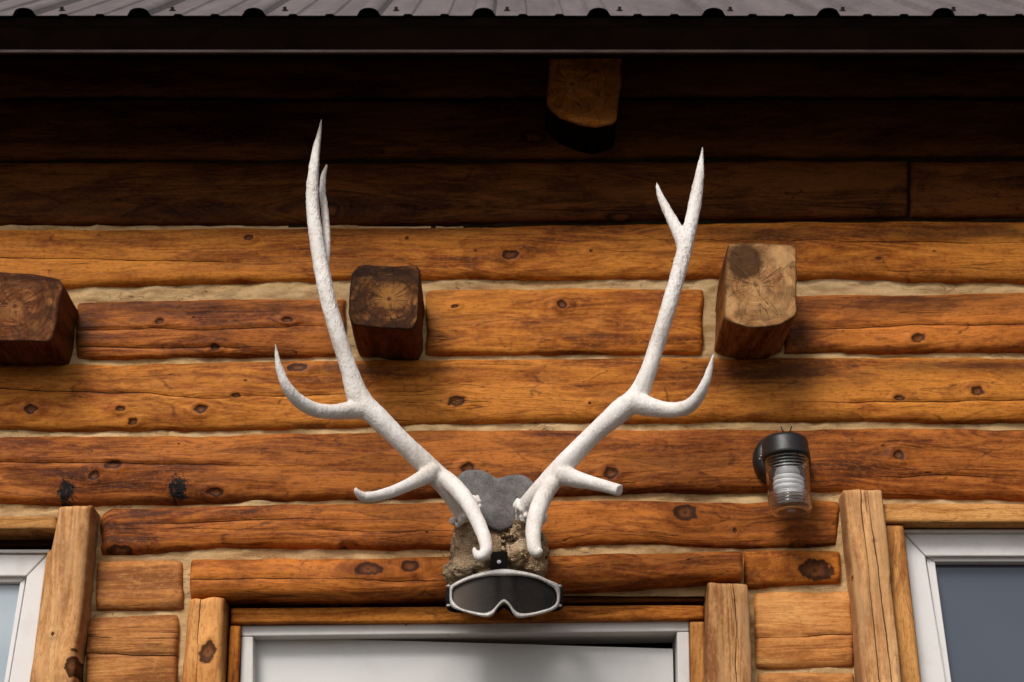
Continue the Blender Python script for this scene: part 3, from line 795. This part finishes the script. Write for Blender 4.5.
# ------------------------------------------------------------------ roof
def roof():
    edge = P(512, 17.5, 0.30)
    r = child('roof', (0, -0.30, edge.z), cabin)
    S = Vector((0, math.cos(math.pi / 4), math.sin(math.pi / 4)))     # up the slope
    Nn = Vector((0, -math.sin(math.pi / 4), math.cos(math.pi / 4)))
    e0 = Vector((0, -0.30, edge.z))
    px = lambda u: P(u, 17, 0.30).x
    pit = px(254.2) - px(139.4); first = px(24.5)
    prof = []
    k0, k1 = -3, 13
    for k in range(k0, k1):
        c = first + k * pit
        for t in range(13):
            a = math.pi * (1 - t / 12)
            hh = math.sin(a) ** 0.75 if 0 < t < 12 else 0
            prof.append((c + math.cos(a) * 0.021 * (1 if 0 < t < 12 else 1.15), 0.0155 * hh))
        for m in (0.34, 0.66):
            cc = c + pit * m
            prof += [(cc - 0.010, 0), (cc - 0.006, 0.0035), (cc + 0.006, 0.0035), (cc + 0.010, 0)]
    bm = bmesh.new()
    lay = []
    ln = 1.1
    for s_ in (0, 0.02, 0.3, 0.6, ln):
        for off in (0,):
            lay.append([bm.verts.new(e0 + S * s_ + Nn * (h + 0.004) + Vector((x, 0, 0))) for x, h in prof])
    for a, b_ in zip(lay[:-1], lay[1:]):
        for i in range(len(prof) - 1): bm.faces.new((a[i], a[i + 1], b_[i + 1], b_[i]))
    bot = [bm.verts.new(v.co - Nn * 0.0012) for v in lay[0]]
    for i in range(len(prof) - 1): bm.faces.new((bot[i], bot[i + 1], lay[0][i + 1], lay[0][i]))
    bot2 = [bm.verts.new(v.co - Nn * 0.0012) for v in lay[-1]]
    for i in range(len(prof) - 1): bm.faces.new((bot2[i], bot2[i + 1], bot[i + 1], bot[i]))
    o = link('roof_sheet', bm_mesh('roof_sheet', bm), M['roof'], r, False)
    xa, xb = first + k0 * pit, first + k1 * pit
    # deck under the sheet
    bm = bmesh.new()
    q = []
    for (s_, n_) in ((0.006, -0.001), (ln, -0.001), (ln, -0.022), (0.006, -0.022)):
        q.append([bm.verts.new(e0 + S * s_ + Nn * n_ + Vector((x, 0, 0))) for x in (xa, xb)])
    for i in range(4):
        a = q[i]; b_ = q[(i + 1) % 4]; bm.faces.new((a[0], a[1], b_[1], b_[0]))
    bm.faces.new([x[0] for x in q]); bm.faces.new([x[1] for x in q][::-1])
    link('roof_deck', bm_mesh('roof_deck', bm), M['soffit'], r, False)
    zt = edge.z - 0.012; zb = P(512, 50, 0.29).z
    boxes('fascia', [(xa, xb, -0.288, -0.262, zb, zt)], M['fascia'], r, 0.001)
    boxes('drip_edge', [(xa, xb, -0.293, -0.286, zb - 0.0085, zb - 0.001)], M['drip'], r, 0.001)
    # screws on the flats, 18 mm right of each rib line
    sm = None
    for k in range(k0 + 1, k1 - 1):
        x = first + k * pit + pit * 0.21 + random.uniform(-.002, .002)
        p = e0 + S * 0.090 + Nn * 0.0045 + Vector((x, 0, 0))
        if sm is None:
            bm = bmesh.new()
            R3 = Nn.to_track_quat('Z', 'Y').to_matrix().to_4x4()
            bmesh.ops.create_cone(bm, cap_ends=True, segments=16, radius1=0.0065, radius2=0.0065, depth=0.002, matrix=R3 @ Matrix.Translation((0, 0, .001)))
            bmesh.ops.create_cone(bm, cap_ends=True, segments=6, radius1=0.004, radius2=0.0038, depth=0.006, matrix=R3 @ Matrix.Translation((0, 0, .005)))
            me = bm_mesh('screw', bm); me.materials.append(M['screw']); sm = me
        s = bpy.data.objects.new('screw', sm); COL.objects.link(s); s.parent = r; s.location = p - r.location
roof()

# ==================================================================== ANTLERS
def remesh(bm, voxel, smooth_it, name):
    me = bpy.data.meshes.new(name); bm.to_mesh(me); bm.free()
    o = bpy.data.objects.new(name + '_tmp', me); COL.objects.link(o)
    m = o.modifiers.new('r', 'REMESH'); m.mode = 'VOXEL'; m.voxel_size = voxel; m.use_smooth_shade = True
    s = o.modifiers.new('s', 'SMOOTH'); s.factor = 0.5; s.iterations = smooth_it
    dg = bpy.context.evaluated_depsgraph_get(); dg.update()
    res = bpy.data.meshes.new_from_object(o.evaluated_get(dg)); res.name = name
    bpy.data.objects.remove(o)
    return res
def catmull(pts, per=8):
    pts = [Vector(p) for p in pts]
    out = []
    n = len(pts)
    for i in range(n - 1):
        p0 = pts[max(0, i - 1)]; p1 = pts[i]; p2 = pts[i + 1]; p3 = pts[min(n - 1, i + 2)]
        for k in range(per):
            t = k / per
            out.append(0.5 * ((2 * p1) + (p2 - p0) * t + (2 * p0 - 5 * p1 + 4 * p2 - p3) * t * t + (3 * p1 - p0 - 3 * p2 + p3) * t ** 3))
    out.append(pts[-1]); return out
def tube(bm, pts4, seg=20, per=8, flat_end=False, oval=1.0):
    P4 = catmull(pts4, per)
    prev = None; rings = []
    for i, q in enumerate(P4):
        c = q.xyz if len(q) == 4 else q
        a = P4[max(0, i - 1)]; b_ = P4[min(len(P4) - 1, i + 1)]
        t = (Vector(b_[:3]) - Vector(a[:3])).normalized()
        ref = prev if prev is not None else Vector((0, 1, 0))
        nrm = (ref - t * ref.dot(t))
        if nrm.length < 1e-4: nrm = Vector((1, 0, 0)) - t * t.x
        nrm.normalize(); prev = nrm; bi = t.cross(nrm)
        r = max(q[3], 0.0004)
        ring = []
        for k in range(seg):
            an = 2 * math.pi * k / seg
            wob = 1 + 0.05 * mnoise.noise(Vector((an * 1.3, i * 0.11, q[0] * 9)))
            ring.append(bm.verts.new(Vector(q[:3]) + (nrm * math.cos(an) * oval + bi * math.sin(an)) * r * wob))
        rings.append(ring)
    for a, b_ in zip(rings[:-1], rings[1:]):
        for k in range(seg): bm.faces.new((a[k], a[(k + 1) % seg], b_[(k + 1) % seg], b_[k]))
    bm.faces.new(rings[0][::-1]); bm.faces.new(rings[-1])
def ball(bm, c, r, sc=(1, 1, 1), rot=None):
    m = Matrix.Translation(c)
    if rot: m = m @ rot
    m = m @ Matrix.Diagonal((r * sc[0], r * sc[1], r * sc[2], 1))
    bmesh.ops.create_icosphere(bm, subdivisions=3, radius=1, matrix=m)
def px4(L): return [(*P(u, v, d), PS(u, v, d, r)) for (u, v, d, r) in L]

trophy = empty('elk_antler_mount', P(500, 560, 0.0), 'pair of bleached white elk antlers on a brown skull plate above the door', 'antlers')

LM = [(470,520,.10,11),(463,507,.135,12.5),(448,487,.17,12.5),(430,469,.18,12),(402,442,.2,11),(377,417,.21,12),(360,400,.21,12),(349,370,.22,9.5),(338,335,.23,9),
      (327,295,.23,9),(319,255,.22,8.3),(313.5,215,.21,7.4),(312.5,185,.2,6.6),(315.5,155,.19,4.8),(319,135,.18,2.8),(321.5,119,.18,0.8)]
LB = [(428,465,.176,7),(443,477,.184,8.6),(457,489,.202,8.8),(468,503,.225,8.2),(478,522,.25,7.5),(485,540,.27,6.8),(486,551,.28,6.4),(480,557,.285,5),(475,552,.285,3.2),(474,547,.285,1.5)]
LG2 = [(436,470,.185,8),(424,477,.195,7.5),(408,485,.215,6.5),(390,492.5,.24,6),(374,496.5,.26,5.6),(363,496.5,.27,5),(357,492,.28,3.4),(355.5,487,.285,1.4)]
LG3 = [(368,408,.21,10),(352,410,.215,8.5),(334,412,.23,7.8),(316,410,.25,7.5),(300,402,.27,7),(287,387,.29,5.6),(279,367,.3,3.8),(275.5,344,.31,0.9)]
LF = [(322,290,.225,6),(324.5,262,.205,5.2),(326.5,235,.185,4.2),(324.5,208,.165,3.8),(322.5,190,.15,3.4),(323.5,176,.14,2.8),(327,164.5,.135,1.2)]
RM = [(526,520,.10,11),(530,508,.135,12.5),(541,492,.17,12.5),(556,474,.185,12),(575,453,.195,10.8),(597,431,.205,10.5),(619,412,.21,11.5),(637,396,.21,11.5),(648,372,.22,9.2),
      (656,348,.22,8.8),(664,322,.23,8.5),(674,288,.23,8.5),(683,255,.22,8.3),(690.5,225,.21,7.6),(695.5,200,.2,7),(699,178,.19,5.2),(701,162,.18,3.2),(702.5,147,.18,0.9)]
RB = [(566,468,.183,7),(553,482,.188,8.6),(545,494,.21,9),(538,510,.235,9),(534,526,.255,8.2),(533.5,540,.27,7.6),(535,549,.28,7.2),(538,552.5,.287,5),(541.5,549,.293,2.6)]
RG2 = [(560,474,.19,9),(576,479,.2,8),(592,483,.215,7),(608,487,.235,6.3),(620,490.5,.25,6.2)]
RG3 = [(634,402,.21,10),(650,407,.22,8.8),(668,410,.23,8),(684,408.5,.25,7.6),(696,400,.27,6.6),(705,384,.29,4.8),(710,368,.3,3.2),(714,352.5,.31,0.8)]
RF = [(683,266,.222,6),(683,246,.213,6.6),(675,226,.2,5.9),(667,210,.18,4.8),(660,195,.17,3.4),(656.5,182,.16,0.9)]
def antler_obj(main, tines, burr, label, sgn):
    bm = bmesh.new()
    tube(bm, [(*q[:3], q[3] * (0.92 if i not in (0, 1, 6) else 1.0)) for i, q in enumerate(px4(main))], 22)
    for ti, t in enumerate(tines):
        q = px4(t)
        if ti in (1, 2): q[0] = (*q[0][:3], q[0][3] * 1.25); q[1] = (*q[1][:3], q[1][3] * 1.12)
        tube(bm, q, 18)
    # palmate web where each tine leaves the beam
    cu, cv, cd, cr = burr
    c = P(cu, cv, cd); a = (P(main[3][0], main[3][1], main[3][2]) - c).normalized()
    n1 = a.cross(Vector((0, 1, 0))).normalized(); n2 = a.cross(n1)
    for k in range(40):
        an = 2 * math.pi * k / 40 + random.uniform(-.1, .1)
        rr = PS(cu, cv, cd, cr) * random.uniform(0.95, 1.2)
        ball(bm, c + (n1 * math.cos(an) + n2 * math.sin(an)) * rr + a * random.uniform(-.010, .006), random.uniform(.0030, .0062),
             (random.uniform(.8, 1.3), 1, random.uniform(.8, 1.4)))
    me = remesh(bm, 0.0021, 6, 'antler')
    n = len(me.vertices); cos = np.empty(n * 3, np.float32); nor = np.empty(n * 3, np.float32)
    me.vertices.foreach_get('co', cos); me.vertices.foreach_get('normal', nor)
    cos = cos.reshape(-1, 3); nor = nor.reshape(-1, 3)
    ztip = cos[:, 2].max(); out = cos.copy()
    for i in range(n):
        p = Vector(cos[i])
        m = (0.5 + 0.5 * mnoise.noise(p * 14)) * (0.25 + 1.5 * min(1, max(0, (p.z - 2.35) / 0.35)))
        d = mnoise.noise(Vector((p.x * 170, p.y * 170, p.z * 90))) * 0.0009 * m + mnoise.noise(p * 55) * 0.0004 - abs(mnoise.noise(Vector((p.x * 95, p.y * 95, p.z * 14)))) * 0.0009
        out[i] += nor[i] * d
    me.vertices.foreach_set('co', out.ravel()); me.update()
    o = link('antler', me, M['antler'], trophy); o['label'] = label
    return o
antler_obj(LM, [LB, LG2, LG3, LF], (465, 510, .125, 15), 'left antler with all its tines whole', -1)
antler_obj(RM, [RB, RG2, RG3, RF], (530, 511, .125, 14.5), 'right antler with one short tine broken off blunt', 1)

def skull():
    bm = bmesh.new()
    m = lambda r, u=500, v=550: PS(u, v, .07, r)
    def el(u, v, d, rx, rz, ry):
        ball(bm, P(u, v, d), 1, (m(rx), ry, m(rz)))
    el(497, 550, .05, 42, 34, .05); el(498, 582, .05, 38, 26, .055)
    el(470, 552, .06, 20, 30, .05); el(528, 552, .06, 20, 30, .05)
    el(464, 570, .075, 20, 14, .04); el(527, 568, .07, 18, 12, .035)
    el(452, 574, .06, 9, 7, .03); el(457, 580, .06, 8, 10, .03)
    el(540, 572, .06, 6, 7, .03); el(482, 560, .085, 16, 14, .035); el(517, 558, .085, 15, 15, .035)
    el(476, 542, .09, 9, 12, .02); el(512, 536, .085, 8, 10, .02)
    tube(bm, px4([(472,552,.06,17),(468,532,.09,13.5),(466,516,.115,12)]), 18)
    tube(bm, px4([(524,552,.06,17),(526,532,.09,13.5),(528,516,.115,12)]), 18)
    tube(bm, px4([(462,582,.07,5),(452,577,.085,4.5),(445,573,.085,3.5),(450,567,.08,3.5),(462,563,.08,4)]), 12)
    me = remesh(bm, 0.0026, 4, 'skull')
    for v in me.vertices:
        p = v.co.copy(); q = p * 30
        d = mnoise.noise(q) * 0.0060 + mnoise.noise(p * 90) * 0.0045 - abs(mnoise.noise(p * 45)) * 0.005 + mnoise.noise(p * 240) * 0.0022
        # suture groove down the middle
        gx = p.x - P(500, 550, .1).x
        d -= 0.004 * math.exp(-(gx / 0.004) ** 2)
        v.co = p + v.normal * d
    link('skull', me, M['skull'], trophy)
skull()

def plate_outline(pts, d, th, name, mat, parent, bev=0.003, rag=0.0012, sub=6):
    W = catmull([(*P(u, v, d),) for u, v in pts] + [(*P(*pts[0], d),)], sub)[:-1]
    W = [p + Vector((mnoise.noise(p * 120), 0, mnoise.noise(p * 120 + Vector((9, 9, 9))))) * rag for p in W]
    bm = bmesh.new()
    n = len(W); cen = sum(W, Vector()) / n
    rings = []
    for (off, dd) in ((0, -th), (0, -bev), (bev, 0), (0.25, 1), (0.5, 1), (0.75, 1)):
        r = []
        for p in W:
            if dd == 1: q = p.lerp(cen, off)
            else: q = p + (cen - p).normalized() * off
            yy = -d - (0 if dd == 1 else dd) - mnoise.noise(q * 40) * 0.0018
            r.append(bm.verts.new((q.x, yy, q.z)))
        rings.append(r)
    for a, b_ in zip(rings[:-1], rings[1:]):
        for k in range(n): bm.faces.new((a[k], a[(k + 1) % n], b_[(k + 1) % n], b_[k]))
    c = bm.verts.new((cen.x, -d, cen.z))
    for k in range(n): bm.faces.new((rings[-1][k], rings[-1][(k + 1) % n], c))
    bm.faces.new(rings[0])
    return link(name, bm_mesh(name, bm), mat, parent)
o = plate_outline([(456,481),(460,473),(470,469.5),(483,470),(491,474),(497,477.5),(503,476.5),(512,474),(523,474.5),(532,480),(538,489),(536,500),(527,510),(519,520),(510,527),(499,530),(488,526),(478,518),(468,507),(459,495)],
              0.105, 0.018, 'backing_plate', M['slate'], trophy)
# steel plate and screw holding the skull
plate_outline([(491,552),(498,551),(506.5,551.5),(507.5,554),(507,562),(506.5,573),(498,574),(491,573),(490.5,562)], 0.125, 0.03, 'mounting_plate', M['matt_black'], trophy, bev=0.001, rag=0.0006)
def screwhead():
    bm = bmesh.new(); c = P(499, 562, .127)
    bmesh.ops.create_cone(bm, cap_ends=True, segments=16, radius1=.0042, radius2=.0034, depth=.003, matrix=Matrix.Translation(c) @ Matrix.Rotation(math.pi / 2, 4, 'X'))
    bmesh.ops.create_cone(bm, cap_ends=True, segments=6, radius1=.0022, radius2=.002, depth=.003, matrix=Matrix.Translation(c - Vector((0, .002, 0))) @ Matrix.Rotation(math.pi / 2, 4, 'X'))
    link('screw', bm_mesh('screw', bm), M['screw_bright'], trophy, False)
screwhead()

# ==================================================================== GOGGLES
def goggles():
    g = empty('ski_goggles', P(504, 600, 0.17), 'scuffed silver grey ski goggles with dark lens hung below the antlers', 'goggles')
    pr = [((449.5,594),(452.3,594)),((450.3,586.5),(453.6,588.5)),((457,581.5),(460.5,584.3)),((468,576.5),(470,580.3)),((481,572.5),(483,577.2)),((492,570.3),(493,576)),
          ((503,569),(504,576.3)),((514,570),(515,576)),((526,572),(527,577)),((538,575.2),(539,580)),((549,580),(547.5,584.3)),((558.5,584.5),(554,589)),
          ((560.2,593),(557,596)),((559.3,603.5),(556,602.8)),((555,609),(551,607.3)),((545,613),(542,610.3)),((532,616.2),(531,612.8)),((519,617.8),(521,613.3)),
          ((513.8,614.5),(515,610.3)),((510.5,609),(511,605)),((507.3,604.8),(507.5,601)),((504,603),(504,599.3)),((500.7,604.8),(500.5,601)),((497,609),(496.5,605.5)),
          ((493,615),(491.5,610.6)),((487,617.2),(484,613)),((474,614.7),(473,611.5)),((462,611.2),(461.5,608.3)),((452,607.2),(455.5,604)),((449.8,601.5),(452.6,599))]
    def dep(u): return 0.165 - 0.040 * ((u - 504) / 58.0) ** 2
    def C(L):
        L = L + [L[0]]
        return [(p.x, p.y) for p in catmull([(a, b_, 0) for a, b_ in L], 6)[:-1]]
    O = C([a for a, b_ in pr]); I = C([b_ for a, b_ in pr])
    n = len(O)
    def ring(bm, f, dd):
        r = []
        for (a, b_), (c, e) in zip(O, I):
            u = a + (c - a) * f; v = b_ + (e - b_) * f
            r.append(bm.verts.new(P(u, v, dep(u) + dd)))
        return r
    def strip(bm, A, B):
        for k in range(n): bm.faces.new((A[k], A[(k + 1) % n], B[(k + 1) % n], B[k]))
    bm = bmesh.new()
    R = [ring(bm, f, d) for f, d in ((0.05, -.016), (0, -.012), (0, -.003), (.15, .002), (.45, .0042), (.75, .003), (.95, 0), (1.0, -.004), (1.0, -.012), (.6, -.016))]
    for a, b_ in zip(R[:-1], R[1:]): strip(bm, a, b_)
    strip(bm, R[-1], R[0])
    # small brow vent block
    fr = link('frame', bm_mesh('frame', bm), M['goggle'], g)
    bm = bmesh.new()
    R = [ring(bm, f, d) for f, d in ((.1, -.0165), (.05, -.045), (.9, -.045), (.8, -.0165))]
    # foam keeps to the face side
    for a, b_ in zip(R[:-1], R[1:]): strip(bm, a, b_)
    strip(bm, R[-1], R[0])
    link('foam', bm_mesh('foam', bm), M['foam'], g)
    # nose foam seen in the notch
    bm = bmesh.new()
    top = [(496,611),(499,606.5),(504,604.2),(509,606.5),(512,611),(514,614)]
    bot = [(497.5,614),(500.5,610),(504,608.3),(507.5,610),(510.5,613),(512.5,616)]
    for A_, d in ((top, 0), (bot, 1)): pass
    rows_ = []
    for f, d in ((0, -.01), (1, -.014), (1, -.035), (0, -.035)):
        rows_.append([bm.verts.new(P(t[0] + (b_[0] - t[0]) * f, t[1] + (b_[1] - t[1]) * f, dep(t[0]) + d)) for t, b_ in zip(top, bot)])
    for a, b_ in zip(rows_, rows_[1:] + rows_[:1]):
        for k in range(len(top) - 1): bm.faces.new((a[k], a[k + 1], b_[k + 1], b_[k]))
    link('nose_foam', bm_mesh('nose_foam', bm), M['foam'], g)
    # lens
    up = sorted(I[:int(n * 13 / 30)]); Lw = sorted(I[int(n * 12.2 / 30):] + [I[0]])
    ua = np.array(up); la = np.array(Lw)
    us = np.linspace(452.8, 556.4, 70)
    bm = bmesh.new(); cols = []
    for u in us:
        t = np.interp(u, ua[:, 0], ua[:, 1]); b_ = np.interp(u, la[:, 0], la[:, 1])
        mid = (t + b_) / 2
        c = []
        for k in range(9):
            f = k / 8; v = t + (b_ - t) * f
            c.append(bm.verts.new(P(u, v, dep(u) - 0.0035)))
        cols.append(c)
    for a, b_ in zip(cols[:-1], cols[1:]):
        for k in range(8): bm.faces.new((a[k], b_[k], b_[k + 1], a[k + 1]))
    link('lens', bm_mesh('lens', bm), M['lens'], g)
    # straps: bands curving back around the skull
    for sg, L in ((-1, [(450,587,606,.120),(447,587.5,606.5,.112),(446,588.5,607,.095),(448,590,610,.07),(452,592,612,.04),(462,594,613,.015)]),
                  (1, [(559,586,605,.120),(561.5,586.5,605.5,.112),(563,587.5,606.5,.095),(562,589,609,.07),(558,591,611,.04),(548,593,612,.015)])):
        bm = bmesh.new()
        A = catmull([(*P(u, a, d),) for u, a, b_, d in L], 6); B = catmull([(*P(u, b_, d),) for u, a, b_, d in L], 6)
        off = Vector((-sg * 0.0018, 0, 0))
        Q = [[bm.verts.new(p) for p in r] for r in (A, [x.lerp(y, .5) + Vector((sg * .001, 0, 0)) for x, y in zip(A, B)], B, [p + off for p in B], [p + off for p in A])]
        for a, b_ in zip(Q, Q[1:] + Q[:1]):
            for k in range(len(A) - 1): bm.faces.new((a[k], a[k + 1], b_[k + 1], b_[k]))
        link('strap', bm_mesh('strap', bm), M['strap'], g)
        # strap clip
        for vv in (586, 605.5):
            bm = bmesh.new()
            u = 504 + sg * 55.5
            c = P(u, vv, dep(u) - .004)
            r = bmesh.ops.create_icosphere(bm, subdivisions=2, radius=1, matrix=Matrix.Translation(c) @ Matrix.Diagonal((.0042, .0035, .0022, 1)))
            link('strap_clip', bm_mesh('strap_clip', bm), M['goggle'], g)
goggles()

# ==================================================================== WALL LAMP
def lathe(bm, prof, c, seg=64, close=False):
    rings = []
    for r, z in prof:
        rings.append([bm.verts.new((c.x + math.cos(2 * math.pi * k / seg) * r, c.y + math.sin(2 * math.pi * k / seg) * r, c.z + z)) for k in range(seg)])
    prs = list(zip(rings[:-1], rings[1:]))
    if close: prs.append((rings[-1], rings[0]))
    for a, b_ in prs:
        for k in range(seg): bm.faces.new((a[k], a[(k + 1) % seg], b_[(k + 1) % seg], b_[k]))
    return rings
def lamp():
    D = 0.085
    top = P(786, 457, D)          # jar mouth level on the axis
    w = empty('wall_lamp', P(783, 458, 0.02), 'black outdoor lamp with ribbed clear glass jar and white bulb, unlit', 'lamp')
    # canopy on the wall
    bm = bmesh.new()
    c = P(781.5, 461, 0.024)
    prof = [(0.0005, .026), (.030, .026), (.044, .024), (.0515, .018), (.0545, .008), (.055, 0), (.053, -.018)]
    rings = []
    for r, h in prof:
        rings.append([bm.verts.new((c.x + math.cos(2 * math.pi * k / 64) * r, c.y - h, c.z + math.sin(2 * math.pi * k / 64) * r)) for k in range(64)])
    for a, b_ in zip(rings[:-1], rings[1:]):
        for k in range(64): bm.faces.new((a[k], a[(k + 1) % 64], b_[(k + 1) % 64], b_[k]))
    link('canopy', bm_mesh('canopy', bm), M['black'], w)
    # socket cap
    bm = bmesh.new()
    lathe(bm, [(.0385, -.006), (.0435, -.006), (.0445, -.002), (.0445, .004), (.0432, .006), (.0428, .027), (.0400, .033), (.033, .037), (.020, .0395), (.0004, .040)], top)
    # neck joining cap and canopy
    r = bmesh.ops.create_cube(bm, size=1, matrix=Matrix.Translation((top.x, (top.y + c.y) / 2 - .004, top.z + .018)) @ Matrix.Diagonal((.052, .060, .034, 1)))
    bmesh.ops.bevel(bm, geom=[e for e in bm.edges if all(v in r['verts'] for v in e.verts)], offset=.008, segments=3, affect='EDGES')
    # socket inside
    lathe(bm, [(.0004, .02), (.017, .02), (.017, -.012), (.015, -.014), (.0004, -.014)], top)
    link('socket_cap', bm_mesh('socket_cap', bm), M['black'], w)
    # two canopy screws
    for (dx, dz) in ((-.046, -.006), (-.043, .000)):
        bm = bmesh.new()
        bmesh.ops.create_icosphere(bm, subdivisions=2, radius=.0018, matrix=Matrix.Translation((c.x + dx, c.y - .0255, c.z + dz)))
        link('screw', bm_mesh('screw', bm), M['screw_bright'], w)
    # jar
    H = 0.112; R = .0405
    outer = []
    zs = np.linspace(0.002, -H + .012, 120)
    for z in zs:
        r = R
        if z > -.034: r += .0011 * math.sin(z / .0062 * 2 * math.pi)
        elif z < -H + .038: r += .0008 * math.sin(z / .0062 * 2 * math.pi)
        if z > -.006: r -= .002
        outer.append((r - .0018 * ((-z) / H), z))
    for a in np.linspace(0, math.pi / 2, 10)[1:]:
        outer.append((R - .0018 - .010 + .010 * math.cos(a), -H + .012 - .012 * math.sin(a)))
    outer += [(.022, -H + .0005), (.014, -H + .003), (.0004, -H + .004)]
    inner = [(.0004, -H + .0075), (.014, -H + .007), (.024, -H + .005)]
    for a in np.linspace(math.pi / 2, 0, 8):
        inner.append((R - .0055 - .008 + .008 * math.cos(a), -H + .014 - .009 * math.sin(a)))
    inner += [(R - .0042, -.03), (R - .0038, .002)]
    bm = bmesh.new(); lathe(bm, outer + inner, top, 80, close=True)
    link('glass_jar', bm_mesh('glass_jar', bm), M['jar'], w)
    # bulb
    b_ = bmesh.new()
    lathe(b_, [(.0004, -.010), (.0125, -.0145), (.0145, -.020), (.0205, -.026), (.0235, -.034), (.018, -.040), (.0004, -.041)], top)
    path = []
    turns = 4.5; N = 110
    for i in range(N + 1):
        t = i / N; an = t * turns * 2 * math.pi
        rr = .0235 * (0.85 + 0.15 * min(1, t * 6)) * (1 if t < .9 else 1 - (t - .9) * 4)
        path.append((top.x + rr * math.cos(an), top.y + rr * math.sin(an), top.z - .040 - t * .042, .0052))
    tube(b_, path, 12, 1)
    link('bulb', bm_mesh('bulb', b_), M['bulb'], w)
    # wire hook above
    bm = bmesh.new()
    k = [P(u, v, d) for u, v, d in ((781,426.5,.008),(782.5,430,.02),(786,433.5,.028),(790,431,.02),(791.5,426.5,.008))]
    tube(bm, [(*p, .0011) for p in k], 8, 6)
    link('wire_hook', bm_mesh('wire_hook', bm), M['black'], w)
lamp()

# ==================================================================== GROUND, WORLD, LIGHT
bm = bmesh.new()
bmesh.ops.create_grid(bm, x_segments=8, y_segments=8, size=400)
gr = link('ground', bm_mesh('ground', bm), M['ground'], None, False); gr['kind'] = 'structure'

el = math.radians(46); az_x, az_y = -0.42, -0.90
wd = bpy.data.worlds.new('World'); scene.world = wd; wd.use_nodes = True
nt = wd.node_tree; nt.nodes.clear()
sky = nt.nodes.new('ShaderNodeTexSky'); sky.sky_type = 'NISHITA'; sky.sun_disc = False
sky.sun_elevation = el; sky.sun_rotation = math.atan2(az_x, az_y); sky.air_density = 1.0; sky.dust_density = 4.0; sky.ozone_density = 1.0
hs = nt.nodes.new('ShaderNodeHueSaturation'); hs.inputs['Saturation'].default_value = 0.25
bg = nt.nodes.new('ShaderNodeBackground'); bg.inputs[1].default_value = 0.115
wo = nt.nodes.new('ShaderNodeOutputWorld')
nt.links.new(sky.outputs[0], hs.inputs['Color']); nt.links.new(hs.outputs[0], bg.inputs[0]); nt.links.new(bg.outputs[0], wo.inputs[0])

sun = bpy.data.lights.new('sun', 'SUN'); sun.energy = 2.45; sun.angle = math.radians(20); sun.color = (1.0, 0.95, 0.88)
so = bpy.data.objects.new('sun', sun); COL.objects.link(so)
dv = Vector((az_x, az_y, 0)).normalized() * math.cos(el) + Vector((0, 0, math.sin(el)))
so.rotation_euler = dv.to_track_quat('Z', 'Y').to_euler()
so.location = (-2, -4, 6)

scene.render.engine = 'CYCLES'
scene.view_settings.view_transform = 'Standard'
scene.view_settings.look = 'None'
scene.view_settings.exposure = 0
scene.cycles.max_bounces = 10
scene.cycles.transmission_bounces = 10
scene.cycles.caustics_refractive = True
